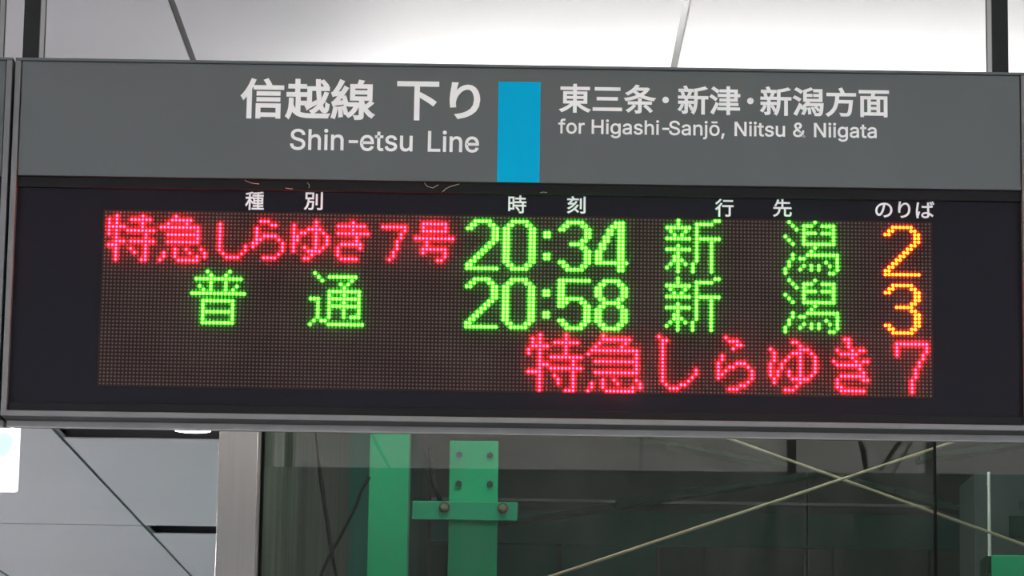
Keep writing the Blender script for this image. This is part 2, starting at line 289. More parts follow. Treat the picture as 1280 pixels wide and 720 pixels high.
LATIN = {
 'Shin-etsu': ['224 -9 197 -8 172 -4 149 1 128 9 108 19 91 31 76 45 64 60 54 77 46 96 41 115 38 137 104 137 107 123 110 110 116 98 123 88 132 79 142 71 154 64 166 59 180 55 194 52 209 50 224 49 241 50 257 52 272 55 286 60 299 66 311 74 321 82 329 92 336 102 341 114 345 126 346 139 345 151 342 161 338 171 332 179 325 186 316 193 307 199 296 205 284 209 272 214 259 218 245 222 184 239 154 249 128 260 105 274 86 289 71 307 60 326 54 348 52 372 53 393 58 413 65 431 75 448 87 463 102 476 119 488 138 498 158 506 180 511 203 514 227 516 252 514 275 511 296 505 316 498 334 488 351 476 365 463 377 449 387 433 394 415 399 397 401 378 337 378 334 396 326 412 316 426 302 437 286 447 267 453 247 457 225 459 209 458 194 456 180 452 167 448 156 442 145 435 136 427 129 418 123 409 118 398 116 387 115 376 116 363 119 352 124 342 131 334 139 326 148 319 158 313 169 308 180 304 191 300 202 296 212 293 264 279 276 276 287 272 299 268 312 264 324 258 336 252 347 245 359 238 369 229 379 220 387 209 395 198 401 185 405 171 407 155 408 139 407 118 403 99 396 81 386 64 374 48 360 34 343 21 323 11 302 2 278 -4 252 -8', '560 227 560 0 499 0 499 509 560 509 560 287 549 287 559 312 570 332 583 349 599 362 615 372 634 379 653 383 674 384 693 383 710 380 727 376 742 369 756 360 768 349 778 336 787 321 794 304 800 285 803 264 804 240 804 0 743 0 743 235 741 256 737 275 730 291 720 304 707 315 692 323 675 328 657 329 643 328 631 326 619 322 607 317 597 311 588 303 580 293 573 283 567 271 563 257 561 243', '909 0 909 379 970 379 970 0', '940 443 932 444 924 446 917 449 910 455 905 461 901 468 899 475 898 483 899 491 901 499 905 506 910 512 917 517 924 521 932 523 940 524 949 523 957 521 964 517 970 512 976 506 980 499 982 491 983 483 982 475 980 468 976 461 970 455 964 449 957 446 949 444', '1137 227 1137 0 1076 0 1076 379 1135 379 1135 287 1126 287 1135 312 1147 332 1160 349 1175 362 1192 372 1210 379 1230 383 1251 384 1269 383 1287 380 1303 376 1318 369 1332 360 1344 349 1355 336 1364 321 1371 304 1376 285 1379 264 1380 240 1380 0 1319 0 1319 235 1318 256 1313 275 1306 291 1296 304 1284 315 1269 323 1252 328 1233 329 1220 328 1207 326 1195 322 1184 317 1174 311 1164 303 1156 293 1150 283 1144 271 1140 257 1138 243', '1750 244 1750 188 1527 188 1527 244', '1993 -8 1966 -7 1942 -2 1919 6 1898 16 1879 30 1863 46 1849 64 1837 85 1827 108 1820 132 1816 159 1815 187 1816 215 1820 242 1827 267 1836 290 1848 311 1862 329 1878 346 1896 359 1916 370 1938 378 1961 383 1986 384 2002 384 2017 382 2032 379 2047 374 2061 368 2075 361 2088 351 2100 341 2112 329 2122 315 2130 299 2138 282 2144 263 2149 242 2151 219 2152 194 2152 169 1856 169 1856 221 2119 221 2091 202 2090 220 2088 237 2084 254 2079 269 2072 282 2064 294 2054 305 2044 314 2031 321 2018 326 2003 329 1986 330 1970 329 1954 326 1940 321 1927 313 1916 304 1906 294 1897 282 1890 270 1884 256 1880 241 1878 226 1877 211 1877 178 1878 157 1881 139 1885 122 1891 106 1899 92 1909 80 1920 70 1932 61 1946 55 1960 50 1976 47 1993 46 2004 47 2015 48 2025 50 2035 53 2044 56 2052 61 2059 66 2066 73 2073 80 2078 88 2083 96 2087 105 2146 91 2141 77 2134 63 2126 51 2116 39 2105 29 2092 19 2078 11 2063 4 2047 -1 2030 -5 2012 -7', '2389 379 2389 327 2191 327 2191 379', '2250 471 2311 471 2311 98 2311 86 2313 76 2317 68 2321 61 2327 56 2335 53 2344 51 2355 50 2370 51 2387 54 2398 2 2393 0 2388 -1 2383 -2 2377 -3 2371 -3 2365 -4 2359 -4 2353 -4 2330 -3 2310 2 2292 10 2277 21 2265 35 2257 52 2251 71 2250 93', '2594 -8 2575 -7 2557 -5 2540 -2 2524 3 2510 10 2497 18 2485 27 2474 38 2465 50 2458 63 2452 78 2448 94 2506 107 2511 92 2517 79 2526 69 2536 60 2548 54 2562 49 2577 46 2594 45 2612 46 2629 50 2644 55 2657 62 2667 71 2674 81 2679 91 2680 103 2679 112 2677 121 2672 129 2666 136 2658 142 2649 147 2637 151 2624 155 2561 170 2537 177 2516 186 2499 196 2484 208 2473 222 2465 237 2461 255 2459 274 2460 290 2464 305 2469 319 2477 332 2487 343 2499 354 2512 363 2527 370 2544 377 2561 381 2580 384 2599 384 2618 384 2635 381 2651 378 2666 372 2679 366 2691 358 2702 349 2711 339 2719 328 2726 316 2732 303 2736 290 2680 277 2676 288 2670 298 2663 307 2655 316 2644 323 2632 328 2617 331 2600 333 2583 332 2568 329 2555 324 2543 317 2533 308 2526 299 2522 289 2521 277 2522 267 2525 258 2529 250 2536 243 2545 237 2556 232 2569 227 2584 223 2642 209 2666 202 2687 194 2704 183 2718 171 2729 158 2737 142 2742 125 2743 107 2742 90 2739 75 2733 61 2725 47 2714 35 2702 24 2688 15 2672 6 2655 0 2636 -5 2616 -7', '2960 -5 2941 -4 2924 -1 2907 4 2892 11 2878 20 2866 31 2855 44 2846 59 2839 76 2834 95 2831 116 2830 139 2830 379 2891 379 2891 144 2892 123 2897 105 2904 89 2914 75 2927 64 2942 56 2958 52 2977 50 2991 51 3003 53 3015 57 3026 62 3037 69 3046 77 3054 86 3061 97 3066 109 3070 122 3072 137 3073 153 3073 379 3134 379 3134 0 3075 0 3075 92 3084 92 3075 67 3063 47 3050 30 3034 17 3017 7 2999 0 2980 -4'],
 'Line': ['60 0 60 509 125 509 125 57 361 57 361 0', '446 0 446 379 507 379 507 0', '477 443 468 444 460 446 453 449 447 455 441 461 437 468 435 475 434 483 435 491 437 499 441 506 447 512 453 517 460 521 468 523 477 524 485 523 493 521 500 517 507 512 512 506 516 499 519 491 519 483 519 475 516 468 512 461 507 455 500 449 493 446 485 444', '673 227 673 0 612 0 612 379 671 379 672 287 662 287 672 312 683 332 696 349 712 362 728 372 747 379 766 383 787 384 806 383 823 380 839 376 855 369 868 360 880 349 891 336 900 321 907 304 913 285 916 264 917 240 917 0 856 0 856 235 854 256 850 275 843 291 833 304 820 315 805 323 788 328 770 329 756 328 744 326 732 322 720 317 710 311 701 303 693 293 686 283 680 271 676 257 674 243', '1181 -8 1155 -7 1130 -2 1107 6 1086 16 1067 30 1051 46 1037 64 1025 85 1016 108 1009 132 1005 159 1003 187 1005 215 1009 242 1015 267 1025 290 1036 311 1050 329 1066 346 1084 359 1104 370 1126 378 1149 383 1174 384 1190 384 1205 382 1220 379 1235 374 1249 368 1263 361 1276 351 1288 341 1300 329 1310 315 1319 299 1326 282 1333 263 1337 242 1340 219 1340 194 1340 169 1044 169 1044 221 1307 221 1279 202 1278 220 1276 237 1272 254 1267 269 1260 282 1252 294 1243 305 1232 314 1220 321 1206 326 1191 329 1174 330 1158 329 1142 326 1128 321 1116 313 1104 304 1094 294 1085 282 1078 270 1073 256 1068 241 1066 226 1065 211 1065 178 1066 157 1069 139 1073 122 1080 106 1088 92 1097 80 1108 70 1120 61 1134 55 1149 50 1165 47 1182 46 1193 47 1203 48 1213 50 1223 53 1232 56 1240 61 1248 66 1255 73 1261 80 1266 88 1271 96 1275 105 1334 91 1329 77 1323 63 1314 51 1304 39 1293 29 1281 19 1267 11 1252 4 1236 -1 1219 -5 1200 -7'],
 'for': ['228 379 228 327 6 327 6 379', '81 0 81 432 82 447 84 461 89 474 96 486 104 496 113 505 124 513 135 519 148 524 161 527 174 529 187 530 197 530 207 529 215 528 222 527 229 525 234 524 239 522 243 521 227 468 215 472 211 473 206 473 200 474 195 474 182 473 171 470 162 466 154 460 149 452 145 443 142 431 142 419 142 0', '461 -8 436 -7 413 -2 391 6 370 16 352 30 336 46 322 64 310 85 300 108 293 133 289 159 288 187 289 216 293 243 300 268 310 291 322 312 336 330 352 346 370 360 391 371 413 378 436 383 461 384 486 383 510 378 532 371 552 360 571 346 587 330 601 312 613 291 622 268 629 243 633 216 635 187 633 159 629 133 622 108 613 85 601 64 587 46 571 30 552 16 532 6 510 -2 486 -7', '461 46 479 48 496 51 511 57 524 66 535 76 545 89 554 102 561 117 566 134 570 151 572 169 573 187 572 206 570 224 566 242 561 258 554 274 545 287 535 300 524 310 511 319 496 325 479 329 461 330 443 329 427 325 412 319 399 310 387 300 377 287 369 274 362 258 357 242 353 224 351 206 350 187 351 169 353 151 357 134 362 117 369 102 377 89 387 76 399 66 412 57 427 51 443 48', '721 0 721 379 780 379 780 321 784 321 791 335 799 347 809 358 821 367 835 375 850 380 865 384 882 385 898 384 912 384 912 322 899 324 893 325 888 325 882 326 876 326 863 325 850 323 839 319 828 315 818 309 809 301 801 293 795 284 789 273 786 262 783 250 783 237 783 0'],
 'Higashi-Sanjō,': ['60 0 60 509 125 509 125 289 392 289 392 509 457 509 457 0 392 0 392 232 125 232 125 0', '569 0 569 379 631 379 631 0', '601 443 592 444 584 446 577 449 571 455 565 461 561 468 559 475 558 483 559 491 561 499 565 506 571 512 577 517 584 521 592 523 601 524 609 523 617 521 624 517 631 512 636 506 640 499 642 491 643 483 642 475 640 468 636 461 631 455 624 449 617 446 609 444', '890 -151 870 -150 851 -148 834 -144 817 -140 802 -134 789 -127 777 -119 766 -110 756 -101 748 -91 740 -80 734 -69 785 -41 789 -47 794 -53 799 -59 805 -66 812 -72 819 -78 828 -83 838 -88 849 -92 861 -95 875 -97 890 -97 912 -96 932 -92 950 -85 966 -75 978 -62 988 -47 993 -28 995 -6 995 68 990 68 986 62 981 56 976 49 970 41 963 34 955 28 946 21 936 16 924 11 911 8 895 5 878 5 856 6 835 10 815 17 796 27 779 39 764 53 750 71 739 90 729 112 723 136 719 163 718 191 719 220 723 246 729 271 738 293 750 314 763 332 779 347 796 361 815 371 835 378 857 383 879 384 896 384 912 382 925 378 937 373 947 367 957 360 965 353 972 346 978 338 983 331 987 325 991 319 997 319 997 379 1056 379 1056 -9 1055 -32 1050 -54 1044 -73 1034 -90 1022 -104 1008 -117 992 -127 974 -136 955 -142 934 -147 913 -150', '888 59 905 60 920 63 934 68 947 75 958 84 968 95 976 107 983 121 989 137 993 154 995 172 996 193 995 212 993 231 989 248 984 264 977 278 968 291 959 303 947 312 935 320 921 325 905 329 888 330 871 329 856 325 841 320 829 312 817 302 807 290 799 277 792 262 787 246 783 229 781 212 780 193 781 173 783 155 787 138 792 123 799 108 808 96 818 85 829 76 842 68 856 63 871 60', '1268 -9 1251 -8 1234 -5 1218 -1 1203 5 1189 12 1177 22 1166 32 1156 45 1149 58 1143 73 1140 90 1139 108 1140 123 1142 138 1146 150 1152 161 1159 171 1167 179 1176 187 1186 193 1197 199 1209 203 1221 207 1234 211 1247 213 1260 216 1273 218 1287 220 1342 227 1352 228 1361 230 1368 232 1374 235 1378 238 1382 243 1383 248 1384 255 1384 257 1384 268 1382 279 1379 288 1375 297 1370 304 1364 311 1357 317 1348 322 1339 326 1328 329 1317 330 1304 331 1291 330 1279 329 1268 326 1258 322 1248 318 1240 313 1233 307 1226 301 1221 294 1216 288 1212 281 1209 274 1150 291 1157 308 1166 322 1176 335 1187 346 1200 355 1213 364 1227 370 1242 375 1257 379 1272 382 1287 384 1302 384 1313 384 1324 383 1336 382 1348 379 1360 376 1372 372 1383 367 1394 360 1405 353 1415 343 1423 333 1431 320 1437 306 1442 290 1444 272 1445 251 1445 0 1385 0 1385 52 1381 52 1377 45 1373 38 1367 32 1361 25 1353 18 1344 12 1335 6 1324 1 1312 -3 1299 -6 1284 -8', '1279 45 1295 46 1310 49 1324 53 1336 59 1347 66 1357 74 1365 83 1372 93 1377 104 1381 115 1383 126 1384 138 1384 190 1382 188 1378 186 1374 184 1368 182 1362 180 1355 179 1348 177 1340 176 1309 171 1284 168 1273 166 1263 164 1253 162 1243 159 1234 155 1226 150 1218 145 1212 139 1207 132 1203 124 1201 115 1200 105 1201 95 1203 87 1206 79 1210 72 1216 66 1222 61 1230 56 1238 52 1248 49 1257 47 1268 46', '1680 -8 1661 -7 1643 -5 1626 -2 1610 3 1595 10 1582 18 1570 27 1560 38 1551 50 1543 63 1537 78 1533 94 1592 107 1596 92 1603 79 1611 69 1622 60 1634 54 1648 49 1663 46 1679 45 1698 46 1715 50 1729 55 1742 62 1753 71 1760 81 1764 91 1766 103 1765 112 1762 121 1758 129 1752 136 1744 142 1734 147 1723 151 1710 155 1647 170 1623 177 1602 186 1584 196 1570 208 1559 222 1551 237 1546 255 1545 274 1546 290 1549 305 1555 319 1563 332 1573 343 1584 354 1598 363 1613 370 1629 377 1647 381 1665 384 1685 384 1704 384 1721 381 1737 378 1752 372 1765 366 1777 358 1787 349 1797 339 1805 328 1812 316 1817 303 1822 290 1766 277 1762 288 1756 298 1749 307 1740 316 1730 323 1717 328 1702 331 1685 333 1669 332 1654 329 1641 324 1629 317 1619 308 1612 299 1608 289 1606 277 1607 267 1610 258 1615 250 1622 243 1630 237 1641 232 1654 227 1670 223 1727 209 1751 202 1772 194 1790 183 1804 171 1815 158 1823 142 1827 125 1829 107 1828 90 1824 75 1818 61 1810 47 1800 35 1788 24 1774 15 1758 6 1740 0 1721 -5 1701 -7', '1976 227 1976 0 1915 0 1915 509 1976 509 1976 287 1965 287 1975 312 1986 332 2000 349 2015 362 2032 372 2050 379 2069 383 2090 384 2109 383 2126 380 2143 376 2158 369 2172 360 2184 349 2194 336 2203 321 2211 304 2216 285 2219 264 2220 240 2220 0 2159 0 2159 235 2157 256 2153 275 2146 291 2136 304 2123 315 2108 323 2092 328 2073 329 2059 328 2047 326 2035 322 2024 317 2013 311 2004 303 1996 293 1989 283 1984 271 1980 257 1977 243', '2325 0 2325 379 2386 379 2386 0', '2356 443 2348 444 2340 446 2333 449 2327 455 2321 461 2317 468 2315 475 2314 483 2315 491 2317 499 2321 506 2327 512 2333 517 2340 521 2348 523 2356 524 2365 523 2373 521 2380 517 2387 512 2392 506 2396 499 2398 491 2399 483 2398 475 2396 468 2392 461 2387 455 2380 449 2373 446 2365 444', '2756 244 2756 188 2533 188 2533 244', '2951 -9 2924 -8 2899 -4 2876 1 2855 9 2836 19 2819 31 2804 45 2791 60 2781 77 2773 96 2768 115 2766 137 2832 137 2834 123 2838 110 2843 98 2851 88 2860 79 2870 71 2881 64 2894 59 2907 55 2921 52 2936 50 2951 49 2968 50 2984 52 2999 55 3013 60 3026 66 3038 74 3048 82 3057 92 3064 102 3069 114 3072 126 3073 139 3072 151 3070 161 3065 171 3059 179 3052 186 3044 193 3034 199 3023 205 3012 209 2999 214 2986 218 2972 222 2911 239 2881 249 2855 260 2833 274 2814 289 2799 307 2788 326 2781 348 2779 372 2781 393 2785 413 2792 431 2802 448 2815 463 2830 476 2846 488 2865 498 2885 506 2907 511 2930 514 2954 516 2979 514 3002 511 3024 505 3044 498 3062 488 3078 476 3092 463 3105 449 3114 433 3122 415 3126 397 3128 378 3065 378 3061 396 3054 412 3043 426 3030 437 3013 447 2995 453 2975 457 2952 459 2937 458 2922 456 2908 452 2895 448 2883 442 2873 435 2864 427 2856 418 2850 409 2846 398 2843 387 2843 376 2844 363 2846 352 2851 342 2858 334 2867 326 2876 319 2886 313 2897 308 2908 304 2919 300 2929 296 2940 293 2992 279 3003 276 3015 272 3027 268 3039 264 3051 258 3063 252 3075 245 3086 238 3097 229 3106 220 3115 209 3122 198 3128 185 3132 171 3135 155 3136 139 3134 118 3130 99 3123 81 3114 64 3102 48 3087 34 3070 21 3051 11 3029 2 3005 -4 2979 -8', '3334 -9 3316 -8 3300 -5 3284 -1 3268 5 3254 12 3242 22 3231 32 3222 45 3214 58 3209 73 3205 90 3204 108 3205 123 3208 138 3212 150 3217 161 3224 171 3232 179 3241 187 3252 193 3263 199 3274 203 3286 207 3299 211 3312 213 3326 216 3339 218 3352 220 3408 227 3418 228 3426 230 3433 232 3439 235 3444 238 3447 243 3449 248 3450 255 3450 257 3449 268 3447 279 3445 288 3441 297 3436 304 3430 311 3422 317 3414 322 3404 326 3394 329 3382 330 3370 331 3357 330 3345 329 3333 326 3323 322 3314 318 3306 313 3298 307 3292 301 3286 294 3281 288 3277 281 3274 274 3215 291 3222 308 3231 322 3241 335 3253 346 3265 355 3278 364 3292 370 3307 375 3322 379 3337 382 3353 384 3368 384 3378 384 3389 383 3401 382 3413 379 3425 376 3437 372 3449 367 3460 360 3470 353 3480 343 3489 333 3496 320 3503 306 3507 290 3510 272 3511 251 3511 0 3451 0 3451 52 3446 52 3443 45 3438 38 3433 32 3426 25 3418 18 3410 12 3400 6 3389 1 3377 -3 3364 -6 3350 -8', '3344 45 3361 46 3376 49 3390 53 3402 59 3413 66 3422 74 3431 83 3437 93 3443 104 3447 115 3449 126 3450 138 3450 190 3447 188 3444 186 3439 184 3433 182 3427 180 3420 179 3413 177 3405 176 3374 171 3350 168 3339 166 3328 164 3318 162 3308 159 3299 155 3291 150 3284 145 3277 139 3272 132 3269 124 3267 115 3266 105 3266 95 3268 87 3272 79 3276 72 3281 66 3288 61 3295 56 3304 52 3313 49 3323 47 3333 46', '3677 227 3677 0 3616 0 3616 379 3675 379 3675 287 3666 287 3675 312 3687 332 3700 349 3715 362 3732 372 3750 379 3770 383 3791 384 3809 383 3827 380 3843 376 3858 369 3872 360 3884 349 3895 336 3904 321 3911 304 3916 285 3919 264 3920 240 3920 0 3859 0 3859 235 3858 256 3853 275 3846 291 3836 304 3824 315 3809 323 3792 328 3773 329 3760 328 3747 326 3735 322 3724 317 3714 311 3704 303 3696 293 3690 283 3684 271 3680 257 3678 243', '4026 379 4087 379 4087 -30 4086 -47 4084 -63 4080 -77 4075 -90 4068 -102 4059 -113 4049 -122 4038 -129 4025 -135 4010 -139 3994 -142 3977 -143 3963 -143 3963 -87 3975 -87 3987 -86 3998 -83 4006 -78 4013 -72 4019 -64 4022 -54 4025 -42 4026 -29', '4056 443 4048 444 4040 446 4033 449 4026 455 4021 461 4017 468 4015 475 4014 483 4015 491 4017 499 4021 506 4026 512 4033 517 4040 521 4048 523 4056 524 4065 523 4073 521 4080 517 4086 512 4092 506 4096 499 4098 491 4099 483 4098 475 4096 468 4092 461 4086 455 4080 449 4073 446 4065 444', '4347 -8 4322 -7 4298 -2 4277 6 4256 16 4238 30 4222 46 4208 64 4196 85 4186 108 4179 133 4175 159 4174 187 4175 216 4179 243 4186 268 4196 291 4208 312 4222 330 4238 346 4256 360 4277 371 4298 378 4322 383 4347 384 4372 383 4396 378 4418 371 4438 360 4457 346 4473 330 4487 312 4499 291 4508 268 4515 243 4519 216 4521 187 4519 159 4515 133 4508 108 4499 85 4487 64 4473 46 4457 30 4438 16 4418 6 4396 -2 4372 -7', '4347 46 4365 48 4382 51 4397 57 4410 66 4421 76 4431 89 4440 102 4447 117 4452 134 4456 151 4458 169 4459 187 4458 206 4456 224 4452 242 4447 258 4440 274 4431 287 4421 300 4410 310 4397 319 4382 325 4365 329 4347 330 4329 329 4312 325 4298 319 4285 310 4273 300 4263 287 4255 274 4248 258 4243 242 4239 224 4237 206 4236 187 4237 169 4239 151 4243 134 4248 117 4255 102 4263 89 4273 76 4285 66 4298 57 4312 51 4329 48', '4441 506 4441 458 4252 458 4252 506', '4592 -119 4622 71 4692 71 4639 -119'],
 'Niitsu': ['60 0 60 509 136 509 343 183 347 176 352 169 357 160 363 151 369 141 375 130 381 119 388 107 394 94 401 82 407 68 414 55 405 54 403 68 402 81 401 95 401 108 400 121 400 134 399 146 399 157 399 195 399 509 463 509 463 0 387 0 202 290 177 331 171 342 164 354 156 367 148 381 108 452 119 454 122 384 124 328 125 291 125 0', '576 0 576 379 637 379 637 0', '607 443 599 444 591 446 584 449 577 455 572 461 568 468 565 475 565 483 565 491 568 499 572 506 577 512 584 517 591 521 599 523 607 524 616 523 623 521 631 517 637 512 643 506 647 499 649 491 650 483 649 475 647 468 643 461 637 455 631 449 623 446 616 444', '743 0 743 379 804 379 804 0', '774 443 765 444 757 446 750 449 744 455 738 461 734 468 732 475 731 483 732 491 734 499 738 506 744 512 750 517 757 521 765 523 774 524 782 523 790 521 797 517 804 512 809 506 813 499 816 491 816 483 816 475 813 468 809 461 804 455 797 449 790 446 782 444', '1060 379 1060 327 863 327 863 379', '921 471 983 471 983 98 983 86 985 76 988 68 993 61 999 56 1006 53 1016 51 1027 50 1042 51 1058 54 1070 2 1065 0 1060 -1 1054 -2 1048 -3 1043 -3 1037 -4 1031 -4 1025 -4 1002 -3 981 2 964 10 949 21 937 35 928 52 923 71 921 93', '1266 -8 1247 -7 1229 -5 1212 -2 1196 3 1182 10 1168 18 1156 27 1146 38 1137 50 1129 63 1124 78 1119 94 1178 107 1183 92 1189 79 1198 69 1208 60 1220 54 1234 49 1249 46 1265 45 1284 46 1301 50 1316 55 1328 62 1339 71 1346 81 1351 91 1352 103 1351 112 1348 121 1344 129 1338 136 1330 142 1321 147 1309 151 1296 155 1233 170 1209 177 1188 186 1171 196 1156 208 1145 222 1137 237 1132 255 1131 274 1132 290 1135 305 1141 319 1149 332 1159 343 1171 354 1184 363 1199 370 1215 377 1233 381 1251 384 1271 384 1290 384 1307 381 1323 378 1338 372 1351 366 1363 358 1374 349 1383 339 1391 328 1398 316 1403 303 1408 290 1352 277 1348 288 1342 298 1335 307 1327 316 1316 323 1303 328 1289 331 1271 333 1255 332 1240 329 1227 324 1215 317 1205 308 1198 299 1194 289 1193 277 1194 267 1196 258 1201 250 1208 243 1217 237 1228 232 1241 227 1256 223 1313 209 1338 202 1359 194 1376 183 1390 171 1401 158 1409 142 1414 125 1415 107 1414 90 1410 75 1405 61 1396 47 1386 35 1374 24 1360 15 1344 6 1326 0 1307 -5 1287 -7', '1631 -5 1613 -4 1595 -1 1579 4 1564 11 1550 20 1538 31 1527 44 1518 59 1511 76 1506 95 1503 116 1502 139 1502 379 1563 379 1563 144 1564 123 1568 105 1576 89 1586 75 1599 64 1613 56 1630 52 1649 50 1662 51 1675 53 1687 57 1698 62 1708 69 1717 77 1725 86 1732 97 1738 109 1742 122 1744 137 1745 153 1745 379 1806 379 1806 0 1747 0 1747 92 1756 92 1746 67 1735 47 1721 30 1706 17 1689 7 1671 0 1652 -4'],
 '&': ['197 -7 173 -6 150 -2 129 4 110 12 93 22 78 34 65 47 54 62 45 78 39 96 35 114 34 133 35 149 37 163 42 177 47 189 55 201 63 213 73 224 85 235 97 245 111 256 125 267 140 279 216 335 221 339 226 343 231 347 237 352 242 357 246 363 251 369 255 375 258 382 260 389 261 397 262 405 261 417 258 427 253 437 245 445 237 452 226 457 215 460 201 461 192 460 184 459 176 456 168 453 161 449 155 444 150 438 145 431 142 424 139 416 137 408 137 399 137 389 139 380 142 372 145 363 150 355 155 346 162 337 169 327 176 317 185 307 194 296 204 284 438 0 364 0 171 231 121 293 111 306 102 319 94 331 87 344 82 357 78 370 76 384 75 398 76 415 79 430 84 445 91 458 99 470 109 481 121 491 134 499 149 505 165 510 182 513 200 513 218 513 235 510 251 505 266 499 279 491 290 482 300 471 308 459 315 447 320 433 323 419 324 404 323 393 322 382 319 372 315 362 310 352 305 342 299 333 291 325 283 317 275 308 266 301 256 293 154 217 140 206 128 195 118 185 110 174 104 164 100 154 98 143 97 131 98 119 100 108 104 97 109 87 116 78 124 70 133 63 143 57 154 53 166 49 179 47 193 46 208 47 223 50 237 54 251 59 265 66 278 75 290 84 301 95 312 108 321 121 329 136 336 151 342 168 346 186 348 205 349 224 408 224 407 201 405 180 401 161 397 144 391 128 385 115 378 103 371 92 364 83 357 75 351 68 345 62 333 47 320 34 305 23 289 14 271 7 252 1 234 -3 215 -6'],
